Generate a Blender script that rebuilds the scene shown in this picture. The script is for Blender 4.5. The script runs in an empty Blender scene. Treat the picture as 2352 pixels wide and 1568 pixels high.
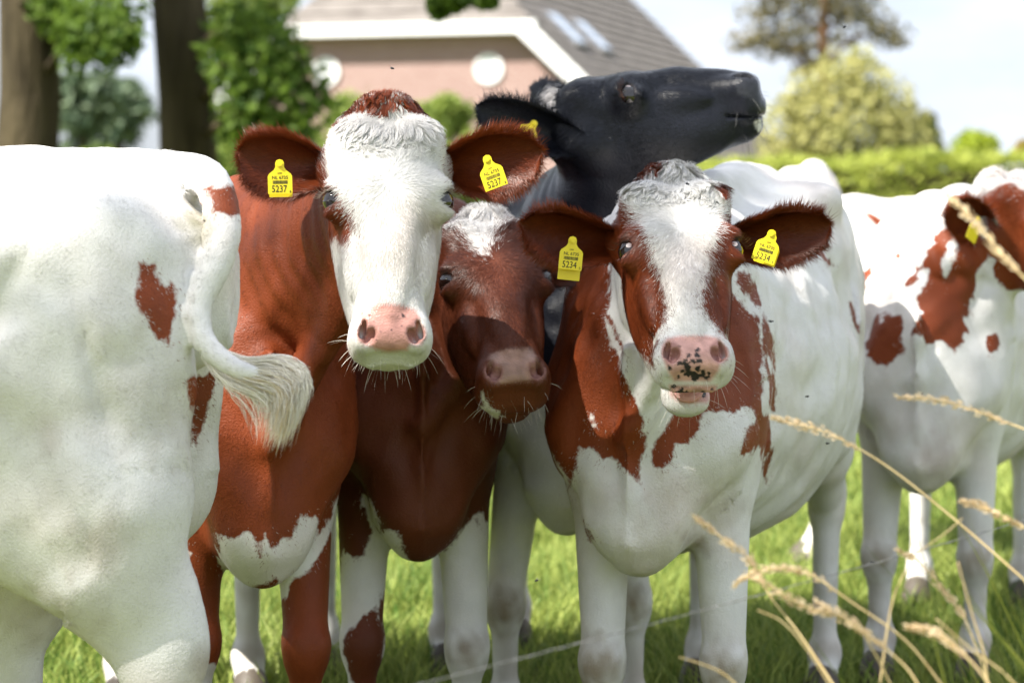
import bpy, math, random
import numpy as np
from mathutils import Vector, Matrix, Euler

rad = math.radians
rng = np.random.default_rng(7)
random.seed(7)
scene = bpy.context.scene
col = scene.collection

# ------------------------------------------------------------------ camera
FPX = 5553.0                       # focal length in units of a 2352 px wide picture
PITCH = math.atan(304 / FPX)
cam_d = bpy.data.cameras.new('camera')
cam_d.lens = 85.0
cam_d.sensor_width = 36.0
cam_d.clip_end = 3000
cam_d.dof.use_dof = True
cam_d.dof.focus_distance = 4.35
cam_d.dof.aperture_fstop = 4.0
cam = bpy.data.objects.new('camera', cam_d)
col.objects.link(cam)
CAM = np.array([0.0, 0.0, 1.25])
cam.location = CAM
cam.rotation_euler = (math.pi / 2 - PITCH, 0, 0)
scene.camera = cam
FW = np.array([0, math.cos(PITCH), -math.sin(PITCH)])
UP = np.array([0, math.sin(PITCH), math.cos(PITCH)])

def at(px, py, d):
    return CAM + d * (FW + np.array([1.0, 0, 0]) * (px - 1176) / FPX + UP * (784 - py) / FPX)

def project(P):
    v = P - CAM
    z = v @ FW
    return 1176 + FPX * v[:, 0] / z, 784 - FPX * (v @ UP) / z, z

# ------------------------------------------------------------------ light
SUN = np.array([-0.54, -0.34, 0.77]); SUN /= np.linalg.norm(SUN)
sun_el = math.asin(SUN[2]); sun_az = math.atan2(SUN[0], SUN[1])
world = bpy.data.worlds.new('World'); scene.world = world; world.use_nodes = True
wn = world.node_tree; wn.nodes.clear()
wo = wn.nodes.new('ShaderNodeOutputWorld'); wb = wn.nodes.new('ShaderNodeBackground')
sky = wn.nodes.new('ShaderNodeTexSky'); sky.sky_type = 'NISHITA'; sky.sun_disc = False
sky.sun_elevation = sun_el; sky.sun_rotation = sun_az
sky.air_density = 1.0; sky.dust_density = 2.0; sky.ozone_density = 1.0
wtc = wn.nodes.new('ShaderNodeTexCoord'); wmap = wn.nodes.new('ShaderNodeMapping')
wmap.inputs['Scale'].default_value = (1.0, 1.0, 2.6)
wno = wn.nodes.new('ShaderNodeTexNoise'); wno.inputs['Scale'].default_value = 2.3
wno.inputs['Detail'].default_value = 7; wno.inputs['Roughness'].default_value = 0.55
wrp = wn.nodes.new('ShaderNodeValToRGB')
wrp.color_ramp.elements[0].position = 0.24; wrp.color_ramp.elements[0].color = (0, 0, 0, 1)
wrp.color_ramp.elements[1].position = 0.50; wrp.color_ramp.elements[1].color = (1, 1, 1, 1)
wmx = wn.nodes.new('ShaderNodeMixRGB'); wmx.inputs[2].default_value = (7.6, 8.2, 9.4, 1)
wn.links.new(wtc.outputs['Generated'], wmap.inputs['Vector'])
wn.links.new(wmap.outputs[0], wno.inputs['Vector'])
wn.links.new(wno.outputs['Fac'], wrp.inputs[0])
wn.links.new(wrp.outputs[0], wmx.inputs[0])
wn.links.new(sky.outputs[0], wmx.inputs[1])
wn.links.new(wmx.outputs[0], wb.inputs['Color'])
wb.inputs['Strength'].default_value = 0.05
wn.links.new(wb.outputs[0], wo.inputs['Surface'])
sl = bpy.data.lights.new('sun', 'SUN'); sl.energy = 5.0; sl.angle = rad(0.6); sl.color = (1.0, 0.95, 0.86)
so = bpy.data.objects.new('sun', sl); col.objects.link(so)
so.rotation_euler = Vector(-SUN).to_track_quat('-Z', 'Y').to_euler()
so.location = (-10, -8, 20)
scene.view_settings.view_transform = 'Standard'
scene.view_settings.look = 'None'
scene.view_settings.gamma = 1.0
scene.view_settings.exposure = 1.55

# ------------------------------------------------------------------ materials
MATS = {}
def new_mat(name, rough=0.7, spec=0.3):
    m = bpy.data.materials.new(name); m.use_nodes = True
    nt = m.node_tree; b = nt.nodes['Principled BSDF']
    b.inputs['Roughness'].default_value = rough
    b.inputs['Specular IOR Level'].default_value = spec
    MATS[name] = m
    return m, nt, b

def mat_noise(name, c1, c2, scale=5, rough=0.8, spec=0.2, detail=5, bump=0.0, bscale=None, stretch=None, distort=0):
    m, nt, b = new_mat(name, rough, spec)
    tc = nt.nodes.new('ShaderNodeTexCoord'); n = nt.nodes.new('ShaderNodeTexNoise')
    n.inputs['Scale'].default_value = scale; n.inputs['Detail'].default_value = detail
    n.inputs['Distortion'].default_value = distort
    src = tc.outputs['Object']
    if stretch:
        mp = nt.nodes.new('ShaderNodeMapping'); mp.inputs['Scale'].default_value = stretch
        nt.links.new(src, mp.inputs[0]); src = mp.outputs[0]
    nt.links.new(src, n.inputs['Vector'])
    r = nt.nodes.new('ShaderNodeValToRGB')
    r.color_ramp.elements[0].position = 0.3; r.color_ramp.elements[1].position = 0.7
    r.color_ramp.elements[0].color = (*c1, 1); r.color_ramp.elements[1].color = (*c2, 1)
    nt.links.new(n.outputs['Fac'], r.inputs[0]); nt.links.new(r.outputs[0], b.inputs['Base Color'])
    if bump:
        n2 = nt.nodes.new('ShaderNodeTexNoise'); n2.inputs['Scale'].default_value = bscale or scale * 4
        n2.inputs['Detail'].default_value = 6
        nt.links.new(src, n2.inputs['Vector'])
        bp = nt.nodes.new('ShaderNodeBump'); bp.inputs['Strength'].default_value = bump
        bp.inputs['Distance'].default_value = 0.05
        nt.links.new(n2.outputs['Fac'], bp.inputs['Height']); nt.links.new(bp.outputs[0], b.inputs['Normal'])
    return m

def mat_leaf(name, c1, c2, trans=0.35, scale=1.2):
    """leaf: colour varies leaf by leaf and by clump; light shines through"""
    m, nt, b = new_mat(name, 0.55, 0.25)
    at_ = nt.nodes.new('ShaderNodeAttribute'); at_.attribute_name = 'rnd'
    tc = nt.nodes.new('ShaderNodeTexCoord'); n = nt.nodes.new('ShaderNodeTexNoise')
    n.inputs['Scale'].default_value = scale; nt.links.new(tc.outputs['Object'], n.inputs['Vector'])
    ad = nt.nodes.new('ShaderNodeMath'); ad.operation = 'ADD'
    nt.links.new(at_.outputs['Fac'], ad.inputs[0]); nt.links.new(n.outputs['Fac'], ad.inputs[1])
    mr = nt.nodes.new('ShaderNodeMapRange'); mr.inputs['From Min'].default_value = 0.35; mr.inputs['From Max'].default_value = 1.2
    nt.links.new(ad.outputs[0], mr.inputs['Value'])
    mx = nt.nodes.new('ShaderNodeMixRGB'); mx.inputs[1].default_value = (*c1, 1); mx.inputs[2].default_value = (*c2, 1)
    nt.links.new(mr.outputs[0], mx.inputs[0]); nt.links.new(mx.outputs[0], b.inputs['Base Color'])
    t = nt.nodes.new('ShaderNodeBsdfTranslucent'); nt.links.new(mx.outputs[0], t.inputs['Color'])
    ms = nt.nodes.new('ShaderNodeMixShader'); ms.inputs[0].default_value = trans
    nt.links.new(b.outputs[0], ms.inputs[1]); nt.links.new(t.outputs[0], ms.inputs[2])
    nt.links.new(ms.outputs[0], nt.nodes['Material Output'].inputs['Surface'])
    return m

def mat_plain(name, c, rough=0.6, spec=0.3):
    return mat_noise(name, tuple(v * 0.9 for v in c), tuple(min(1, v * 1.08) for v in c), scale=9, rough=rough, spec=spec)

def mat_fur(name, trans=0.28):
    m, nt, b = new_mat(name, 0.38, 0.4)
    a = nt.nodes.new('ShaderNodeAttribute'); a.attribute_name = 'Col'
    nt.links.new(a.outputs['Color'], b.inputs['Base Color'])
    t = nt.nodes.new('ShaderNodeBsdfTranslucent'); nt.links.new(a.outputs['Color'], t.inputs['Color'])
    ms = nt.nodes.new('ShaderNodeMixShader'); ms.inputs[0].default_value = trans
    nt.links.new(b.outputs[0], ms.inputs[1]); nt.links.new(t.outputs[0], ms.inputs[2])
    nt.links.new(ms.outputs[0], nt.nodes['Material Output'].inputs['Surface'])
    return m

WHITE = np.array([0.755, 0.745, 0.73]); RED = np.array([0.188, 0.037, 0.0085]); BLACK = np.array([0.013, 0.0145, 0.021])
PINK = np.array([0.56, 0.285, 0.245]); DARK = np.array([0.035, 0.030, 0.032]); DIRT = np.array([0.25, 0.18, 0.10])
HOOF = np.array([0.09, 0.075, 0.06])

def mat_coat(name):
    """hide under the hair: the coat colours come from the animal's own markings"""
    m, nt, b = new_mat(name, 0.5, 0.25)
    def attr(n):
        a = nt.nodes.new('ShaderNodeAttribute'); a.attribute_name = n; return a
    base = attr('base'); pc = attr('pcol'); pat = attr('pat')
    tc = nt.nodes.new('ShaderNodeTexCoord'); n = nt.nodes.new('ShaderNodeTexNoise')
    n.inputs['Scale'].default_value = 90; n.inputs['Detail'].default_value = 3
    nt.links.new(tc.outputs['Object'], n.inputs['Vector'])
    sub = nt.nodes.new('ShaderNodeMath'); sub.operation = 'MULTIPLY_ADD'
    sub.inputs[1].default_value = 0.016; nt.links.new(n.outputs['Fac'], sub.inputs[0])
    add = nt.nodes.new('ShaderNodeMath'); add.operation = 'SUBTRACT'; add.inputs[1].default_value = 0.008
    nt.links.new(pat.outputs['Fac'], sub.inputs[2]); nt.links.new(sub.outputs[0], add.inputs[0])
    mr = nt.nodes.new('ShaderNodeMapRange'); mr.inputs['From Min'].default_value = -0.003; mr.inputs['From Max'].default_value = 0.003
    nt.links.new(add.outputs[0], mr.inputs['Value'])
    mx = nt.nodes.new('ShaderNodeMixRGB')
    nt.links.new(mr.outputs[0], mx.inputs[0]); nt.links.new(base.outputs['Color'], mx.inputs[1]); nt.links.new(pc.outputs['Color'], mx.inputs[2])
    n2 = nt.nodes.new('ShaderNodeTexNoise'); n2.inputs['Scale'].default_value = 14; n2.inputs['Detail'].default_value = 6
    nt.links.new(tc.outputs['Object'], n2.inputs['Vector'])
    mr2 = nt.nodes.new('ShaderNodeMapRange'); mr2.inputs['To Min'].default_value = 0.78; mr2.inputs['To Max'].default_value = 1.08
    nt.links.new(n2.outputs['Fac'], mr2.inputs['Value'])
    mu = nt.nodes.new('ShaderNodeMixRGB'); mu.blend_type = 'MULTIPLY'; mu.inputs[0].default_value = 1
    nt.links.new(mx.outputs[0], mu.inputs[1]); nt.links.new(mr2.outputs[0], mu.inputs[2])
    nt.links.new(mu.outputs[0], b.inputs['Base Color'])
    rg = attr('rgh'); nt.links.new(rg.outputs['Fac'], b.inputs['Roughness'])
    n3 = nt.nodes.new('ShaderNodeTexNoise'); n3.inputs['Scale'].default_value = 260; n3.inputs['Detail'].default_value = 2
    nt.links.new(tc.outputs['Object'], n3.inputs['Vector'])
    bp = nt.nodes.new('ShaderNodeBump'); bp.inputs['Strength'].default_value = 0.35; bp.inputs['Distance'].default_value = 0.004
    nt.links.new(n3.outputs['Fac'], bp.inputs['Height']); nt.links.new(bp.outputs[0], b.inputs['Normal'])
    return m

mat_coat('coat'); mat_fur('fur')
mat_noise('tag_yellow', (0.80, 0.62, 0.012), (0.86, 0.70, 0.02), 30, 0.38, 0.45)
mat_plain('tag_ink', (0.015, 0.016, 0.018), 0.6)
def eye_mat():
    m, nt, b = new_mat('eye_dark', 0.04, 0.6)
    b.inputs['Base Color'].default_value = (0.008, 0.005, 0.004, 1)
    b.inputs['Coat Weight'].default_value = 0.6; b.inputs['Coat Roughness'].default_value = 0.02
eye_mat()
def eyewhite_mat():
    m, nt, b = new_mat('eye_white', 0.15, 0.5)
    b.inputs['Base Color'].default_value = (0.42, 0.36, 0.36, 1)
eyewhite_mat()
mat_noise('tongue', (0.55, 0.24, 0.22), (0.66, 0.34, 0.30), 60, 0.35, 0.5, bump=0.3)

# ------------------------------------------------------------------ mesh helpers
def link(name, me, mat=None, parent=None):
    o = bpy.data.objects.new(name, me); col.objects.link(o)
    if mat is not None and me is not None:
        me.materials.append(MATS[mat] if isinstance(mat, str) else mat)
    if parent is not None: o.parent = parent
    return o

def tag(o, label=None, cat=None, group=None, kind=None):
    if label: o['label'] = label
    if cat: o['category'] = cat
    if group: o['group'] = group
    if kind: o['kind'] = kind
    return o

def empty(name, loc=(0, 0, 0), rz=0.0):
    o = bpy.data.objects.new(name, None); col.objects.link(o)
    o.location = loc; o.rotation_euler = (0, 0, rz); o.empty_display_size = 0.1
    return o

def np_mesh(name, V, F, smooth=True):
    """F: (n,3) or (n,4) int array"""
    V = np.asarray(V, np.float32); F = np.asarray(F, np.int32)
    me = bpy.data.meshes.new(name)
    k = F.shape[1]
    me.vertices.add(len(V)); me.vertices.foreach_set('co', V.ravel())
    me.loops.add(F.size); me.loops.foreach_set('vertex_index', F.ravel())
    me.polygons.add(len(F))
    me.polygons.foreach_set('loop_start', np.arange(0, F.size, k, dtype=np.int32))
    me.polygons.foreach_set('use_smooth', np.full(len(F), smooth))
    me.update(calc_edges=True)
    return me

def set_float(me, name, v):
    a = me.attributes.new(name, 'FLOAT', 'POINT'); a.data.foreach_set('value', np.asarray(v, np.float32))
def set_color(me, name, c):
    a = me.attributes.new(name, 'FLOAT_COLOR', 'POINT')
    c4 = np.ones((len(c), 4), np.float32); c4[:, :3] = c
    a.data.foreach_set('color', c4.ravel())

class MB:
    """collects plain polygons"""
    def __init__(s): s.v = []; s.f = []
    def add(s, vs, fs):
        b = len(s.v); s.v += [tuple(map(float, v)) for v in vs]; s.f += [tuple(b + i for i in f) for f in fs]
    def box(s, lo, hi, M=None):
        vs = [(x, y, z) for z in (lo[2], hi[2]) for y in (lo[1], hi[1]) for x in (lo[0], hi[0])]
        if M is not None: vs = [tuple(M @ Vector(v)) for v in vs]
        s.add(vs, [(0, 2, 3, 1), (4, 5, 7, 6), (0, 1, 5, 4), (2, 6, 7, 3), (0, 4, 6, 2), (1, 3, 7, 5)])
    def prism(s, poly, fn, d0, d1):
        """poly: 2D outline, fn(u,v,d) -> 3D point"""
        n = len(poly)
        vs = [fn(u, v, d0) for u, v in poly] + [fn(u, v, d1) for u, v in poly]
        s.add(vs, [tuple(range(n - 1, -1, -1)), tuple(range(n, 2 * n))] + [(i, (i + 1) % n, n + (i + 1) % n, n + i) for i in range(n)])
    def tube(s, pts, radii, n=8, caps=True):
        pts = [Vector(p) for p in pts]; rings = []; b = len(s.v)
        for i, p in enumerate(pts):
            d = (pts[min(i + 1, len(pts) - 1)] - pts[max(i - 1, 0)]).normalized()
            a = d.cross(Vector((0.13, 0.31, 0.94)) if abs(d.z) < 0.9 else Vector((1, 0.1, 0))).normalized(); c = d.cross(a)
            for k in range(n):
                t = 2 * math.pi * k / n
                s.v.append(tuple(p + (a * math.cos(t) + c * math.sin(t)) * radii[i]))
        for i in range(len(pts) - 1):
            for k in range(n):
                s.f.append((b + i * n + k, b + i * n + (k + 1) % n, b + (i + 1) * n + (k + 1) % n, b + (i + 1) * n + k))
        if caps:
            s.f.append(tuple(b + k for k in range(n - 1, -1, -1))); e = b + (len(pts) - 1) * n
            s.f.append(tuple(e + k for k in range(n)))
    def build(s, name, mat, parent=None, smooth=False):
        me = bpy.data.meshes.new(name); me.from_pydata(s.v, [], s.f)
        if smooth:
            for p in me.polygons: p.use_smooth = True
        me.update()
        return link(name, me, mat, parent)

def unit(v, ax=-1):
    v = np.asarray(v, float)
    return v / np.maximum(np.linalg.norm(v, axis=ax, keepdims=True), 1e-9)

def leaf_mesh(name, P, N, size, aspect=0.55, fold=0.12):
    """rhombic leaves: P centres, N rough facing vectors, size lengths"""
    n = len(P); size = np.broadcast_to(size, (n,)).reshape(-1, 1)
    N = unit(N); T = unit(np.cross(N, rng.normal(size=(n, 3)))); B = np.cross(N, T)
    a = P - T * size * 0.5; b = P + B * size * 0.5 * aspect + N * size * fold
    c = P + T * size * 0.5; d = P - B * size * 0.5 * aspect + N * size * fold
    V = np.stack([a, b, c, d], 1).reshape(-1, 3)
    F = np.arange(4 * n).reshape(-1, 4)
    me = np_mesh(name, V, F, smooth=False)
    set_float(me, 'rnd', np.repeat(rng.random(n), 4))
    return me

def blob_points(center, radii, n, shell=0.55):
    d = unit(rng.normal(size=(n, 3))); r = shell + (1 - shell) * rng.random((n, 1)) ** 0.7
    return np.asarray(center) + d * r * np.asarray(radii), d

# ------------------------------------------------------------------ implicit modelling for the animals
def spl(u, us, vs):
    us = np.asarray(us, float); vs = np.asarray(vs, float)
    m = np.gradient(vs, us)
    u = np.clip(u, us[0], us[-1]); i = np.clip(np.searchsorted(us, u) - 1, 0, len(us) - 2)
    h = us[i + 1] - us[i]; t = (u - us[i]) / h
    t2 = t * t; t3 = t2 * t
    return ((2 * t3 - 3 * t2 + 1) * vs[i] + (t3 - 2 * t2 + t) * h * m[i] + (-2 * t3 + 3 * t2) * vs[i + 1] + (t3 - t2) * h * m[i + 1])

def axis_steps(lo, hi, h, fine):
    xs = [lo]
    while xs[-1] < hi:
        x = xs[-1]; s = h
        for a, b, hf in fine:
            dist = max(a - x, x - b, 0.0)
            s = min(s, hf + dist * 0.25)
        xs.append(x + s)
    return np.array(xs, np.float32)

class Field:
    def __init__(s, lo, hi, h, fine):
        s.ax = [axis_steps(lo[i], hi[i], h, [(f[0][i], f[1][i], f[2]) for f in fine]) for i in range(3)]
        s.D = np.full([len(a) for a in s.ax], 1.0, np.float32)
        s.P = np.zeros(s.D.shape, np.int8)
    def _sl(s, lo, hi):
        sl = []
        for i in range(3):
            a = max(int(np.searchsorted(s.ax[i], lo[i])) - 1, 0); b = min(int(np.searchsorted(s.ax[i], hi[i])) + 1, len(s.ax[i]))
            if b - a < 1: return None
            sl.append(slice(a, b))
        return tuple(sl)
    def op(s, fn, lo, hi, k, part=None, sub=False):
        m = k + 0.03
        sl = s._sl([v - m for v in lo], [v + m for v in hi])
        if sl is None: return
        X = s.ax[0][sl[0]][:, None, None]; Y = s.ax[1][sl[1]][None, :, None]; Z = s.ax[2][sl[2]][None, None, :]
        d = fn(X, Y, Z).astype(np.float32); D = s.D[sl]
        if sub:
            d = -d
            h = np.maximum(k - np.abs(D - d), 0) / k
            s.D[sl] = np.maximum(D, d) + h * h * k * 0.25
            if part is not None: s.P[sl] = np.where(d > D - 0.004, part, s.P[sl])
        else:
            if part is not None: s.P[sl] = np.where(d < D, part, s.P[sl])
            h = np.maximum(k - np.abs(D - d), 0) / k
            s.D[sl] = np.minimum(D, d) - h * h * k * 0.25
    # primitives ---------------------------------------------------------------
    def ell(s, c, r, k=0.04, part=None, R=None, sub=False):
        c = np.asarray(c, float); r = np.asarray(r, float)
        if R is None: R = np.eye(3)
        ext = np.sqrt(((R * r) ** 2).sum(1))
        def fn(X, Y, Z):
            dx, dy, dz = X - c[0], Y - c[1], Z - c[2]
            q = 0; rr = 0
            for i in range(3):
                w = dx * R[0, i] + dy * R[1, i] + dz * R[2, i]
                q = q + (w / r[i]) ** 2; rr = rr + w * w
            q = np.sqrt(np.maximum(q, 1e-8)); rr = np.sqrt(rr)
            return rr * (1 - 1 / q) + np.where(q < 1e-3, -min(r), 0)
        s.op(fn, c - ext, c + ext, k, part, sub)
    def seg(s, p0, p1, a0, b0, a1, b1, side, k=0.04, part=None):
        """tapered rod with an oval section: a across 'side', b along the other axis"""
        p0 = np.asarray(p0, float); p1 = np.asarray(p1, float); w = p1 - p0; L = np.linalg.norm(w); w = w / L
        sd = np.asarray(side, float); sd = unit(sd - w * (sd @ w)); n = np.cross(w, sd)
        R_ = max(a0, b0, a1, b1)
        def fn(X, Y, Z):
            dx, dy, dz = X - p0[0], Y - p0[1], Z - p0[2]
            ps = dx * sd[0] + dy * sd[1] + dz * sd[2]; pn = dx * n[0] + dy * n[1] + dz * n[2]; pw = dx * w[0] + dy * w[1] + dz * w[2]
            t = np.clip(pw / L, 0, 1); dw = pw - t * L
            a = a0 + (a1 - a0) * t; b = b0 + (b1 - b0) * t
            q = np.sqrt((ps / a) ** 2 + (pn / b) ** 2 + (dw / np.minimum(a, b)) ** 2 + 1e-8)
            r = np.sqrt(ps * ps + pn * pn + dw * dw + 1e-10)
            return r * (1 - 1 / q)
        s.op(fn, np.minimum(p0, p1) - R_, np.maximum(p0, p1) + R_, k, part)
    def chain(s, pts, A, B, side, k=0.03, part=None):
        for i in range(len(pts) - 1):
            s.seg(pts[i], pts[i + 1], A[i], B[i], A[i + 1], B[i + 1], side, k if i == 0 else 0.012, part)
    def mesh(s):
        D = s.D; nx, ny, nz = D.shape
        S = D < 0
        cnt = np.zeros((nx - 1, ny - 1, nz - 1), np.int8)
        for i in (0, 1):
            for j in (0, 1):
                for k in (0, 1):
                    cnt += S[i:nx - 1 + i, j:ny - 1 + j, k:nz - 1 + k]
        cells = np.argwhere((cnt > 0) & (cnt < 8)); M = len(cells)
        cid = np.full(cnt.shape, -1, np.int32); cid[tuple(cells.T)] = np.arange(M)
        corners = np.array([(i, j, k) for i in (0, 1) for j in (0, 1) for k in (0, 1)])
        val = np.stack([D[cells[:, 0] + c[0], cells[:, 1] + c[1], cells[:, 2] + c[2]] for c in corners], 1)
        acc = np.zeros((M, 3)); num = np.zeros(M)
        for a in range(8):
            for b in range(a + 1, 8):
                if np.abs(corners[a] - corners[b]).sum() != 1: continue
                va, vb = val[:, a], val[:, b]; m = (va < 0) != (vb < 0)
                t = np.where(m, va / np.where(m, va - vb, 1), 0)
                p = corners[a][None] + (corners[b] - corners[a])[None] * t[:, None]
                acc += p * m[:, None]; num += m
        acc /= num[:, None]
        V = np.zeros((M, 3))
        for i in range(3):
            x0 = s.ax[i][cells[:, i]]; x1 = s.ax[i][cells[:, i] + 1]; V[:, i] = x0 + (x1 - x0) * acc[:, i]
        part = s.P[cells[:, 0], cells[:, 1], cells[:, 2]]
        F = []
        for axn in range(3):
            sl0 = [slice(None)] * 3; sl1 = [slice(None)] * 3; sl0[axn] = slice(0, -1); sl1[axn] = slice(1, None)
            e = np.argwhere(S[tuple(sl0)] != S[tuple(sl1)])
            o1, o2 = (axn + 1) % 3, (axn + 2) % 3
            ok = (e[:, o1] > 0) & (e[:, o2] > 0) & (e[:, o1] < D.shape[o1] - 1) & (e[:, o2] < D.shape[o2] - 1); e = e[ok]
            q = []
            for d1, d2 in ((-1, -1), (0, -1), (0, 0), (-1, 0)):
                c = e.copy(); c[:, o1] += d1; c[:, o2] += d2; q.append(cid[tuple(c.T)])
            q = np.stack(q, 1)
            inside = S[tuple(e.T)]
            q[~inside] = q[~inside][:, ::-1]
            F.append(q)
        F = np.concatenate(F)
        F = F[(F >= 0).all(1)]
        return V, F, part

def vnormals(V, F):
    N = np.zeros_like(V)
    fn = np.cross(V[F[:, 2]] - V[F[:, 0]], V[F[:, 3]] - V[F[:, 1]])
    for i in range(4): 
        for c in range(3): N[:, c] += np.bincount(F[:, i], fn[:, c], len(V))
    return unit(N)

def relax(V, F, it=2, lam=0.5):
    E = np.concatenate([F[:, [0, 1]], F[:, [1, 2]], F[:, [2, 3]], F[:, [3, 0]]])
    a = np.concatenate([E[:, 0], E[:, 1]]); b = np.concatenate([E[:, 1], E[:, 0]])
    deg = np.maximum(np.bincount(a, minlength=len(V)), 1)
    for i in range(it):
        for l in (lam, -lam * 1.04):
            avg = np.stack([np.bincount(a, V[b, c], len(V)) for c in range(3)], 1) / deg[:, None]
            V = V + l * (avg - V)
    return V

def poly_sdf(px, py, poly):
    """signed distance, positive inside"""
    P = np.asarray(poly, float); d = np.full(len(px), 1e9); ins = np.zeros(len(px), bool)
    for i in range(len(P)):
        a = P[i]; b = P[(i + 1) % len(P)]; e = b - a
        t = np.clip(((px - a[0]) * e[0] + (py - a[1]) * e[1]) / max(e @ e, 1e-9), 0, 1)
        d = np.minimum(d, (px - a[0] - t * e[0]) ** 2 + (py - a[1] - t * e[1]) ** 2)
        c = ((a[1] > py) != (b[1] > py)) & (px < (b[0] - a[0]) * (py - a[1]) / (b[1] - a[1] + 1e-12) + a[0])
        ins ^= c
    d = np.sqrt(d)
    return np.where(ins, d, -d)

def vnoise(P, sc, seed=0):
    """smooth pseudo random field, about -1..1"""
    r = np.random.default_rng(seed); out = np.zeros(len(P))
    for i in range(6):
        k = unit(r.normal(size=3)) * sc * (0.7 + 0.9 * r.random()); out += np.sin(P @ k * 6.283 + r.random() * 6.283 + 1.3 * np.sin(P @ np.roll(k, 1) * 4))
    return out / 3

# ------------------------------------------------------------------ hair
def strands_single(name, P, Dr, W, L, C, parent, mat='fur', Nn=None):
    """short hair: one slim triangle each"""
    s = W[0] * W[1][:, None] * 0.5
    V = np.stack([P + s, P - s, P + Dr * L[:, None]], 1).reshape(-1, 3)
    me = np_mesh(name, V, np.arange(len(V)).reshape(-1, 3), smooth=True)
    if Nn is not None: me.normals_split_custom_set_from_vertices(np.repeat(Nn, 3, 0))
    set_color(me, 'Col', np.repeat(C, 3, 0))
    return tag(link(name, me, mat, parent), kind='stuff')

def strands_multi(name, pts, width, side, C, parent, mat='fur', Nn=None):
    """pts (N,S,3), width (N,), side (N,S,3)"""
    N_, S_, _ = pts.shape
    tap = np.concatenate([np.linspace(1, 0.8, S_ - 1), [0.12]])
    w = width[:, None, None] * tap[None, :, None] * 0.5
    V = np.stack([pts - side * w, pts + side * w], 2).reshape(-1, 3)
    b = (np.arange(N_) * S_ * 2)[:, None] + (np.arange(S_ - 1) * 2)[None]; b = b.ravel()
    F = np.stack([b + 1, b, b + 2, b + 3], 1)
    me = np_mesh(name, V, F, smooth=True)
    if Nn is not None: me.normals_split_custom_set_from_vertices(np.repeat(Nn, S_ * 2, 0))
    set_color(me, 'Col', np.repeat(C, S_ * 2, 0))
    return tag(link(name, me, mat, parent), kind='stuff')

def sample_surface(V, F, n, weight):
    T = np.concatenate([F[:, [0, 1, 2]], F[:, [0, 2, 3]]])
    ar = np.linalg.norm(np.cross(V[T[:, 1]] - V[T[:, 0]], V[T[:, 2]] - V[T[:, 0]]), axis=1) * weight[T].mean(1)
    if ar.sum() <= 0: return None
    cs = np.cumsum(ar); i = np.searchsorted(cs, rng.random(n) * cs[-1])
    i = np.minimum(i, len(T) - 1)
    u = rng.random(n); v = rng.random(n); f = u + v > 1; u[f] = 1 - u[f]; v[f] = 1 - v[f]
    return T[i], np.stack([1 - u - v, u, v], 1)

# ------------------------------------------------------------------ cow
TRUNK, NECK, HEAD, LEG, HOOFP, TAIL, EAR = range(7)
HEADZ = [-.308, -.294, -.272, -.245, -.195, -.14, -.07, 0, .05, .10, .14, .17, .182]
H_FRONT = [-.012, -.045, -.066, -.077, -.080, -.085, -.091, -.094, -.091, -.079, -.056, -.025, .0]
H_BACK = [.020, .036, .046, .052, .066, .085, .105, .115, .12, .12, .11, .08, .05]
H_WIDE = [.036, .056, .068, .067, .0585, .062, .080, .0965, .102, .102, .092, .070, .036]

def head_frame(m, f):
    m = unit(m); f = np.asarray(f, float); z = -m; y = -unit(f - m * (f @ m)); x = np.cross(y, z)
    return np.stack([x, y, z], 1)

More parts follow.
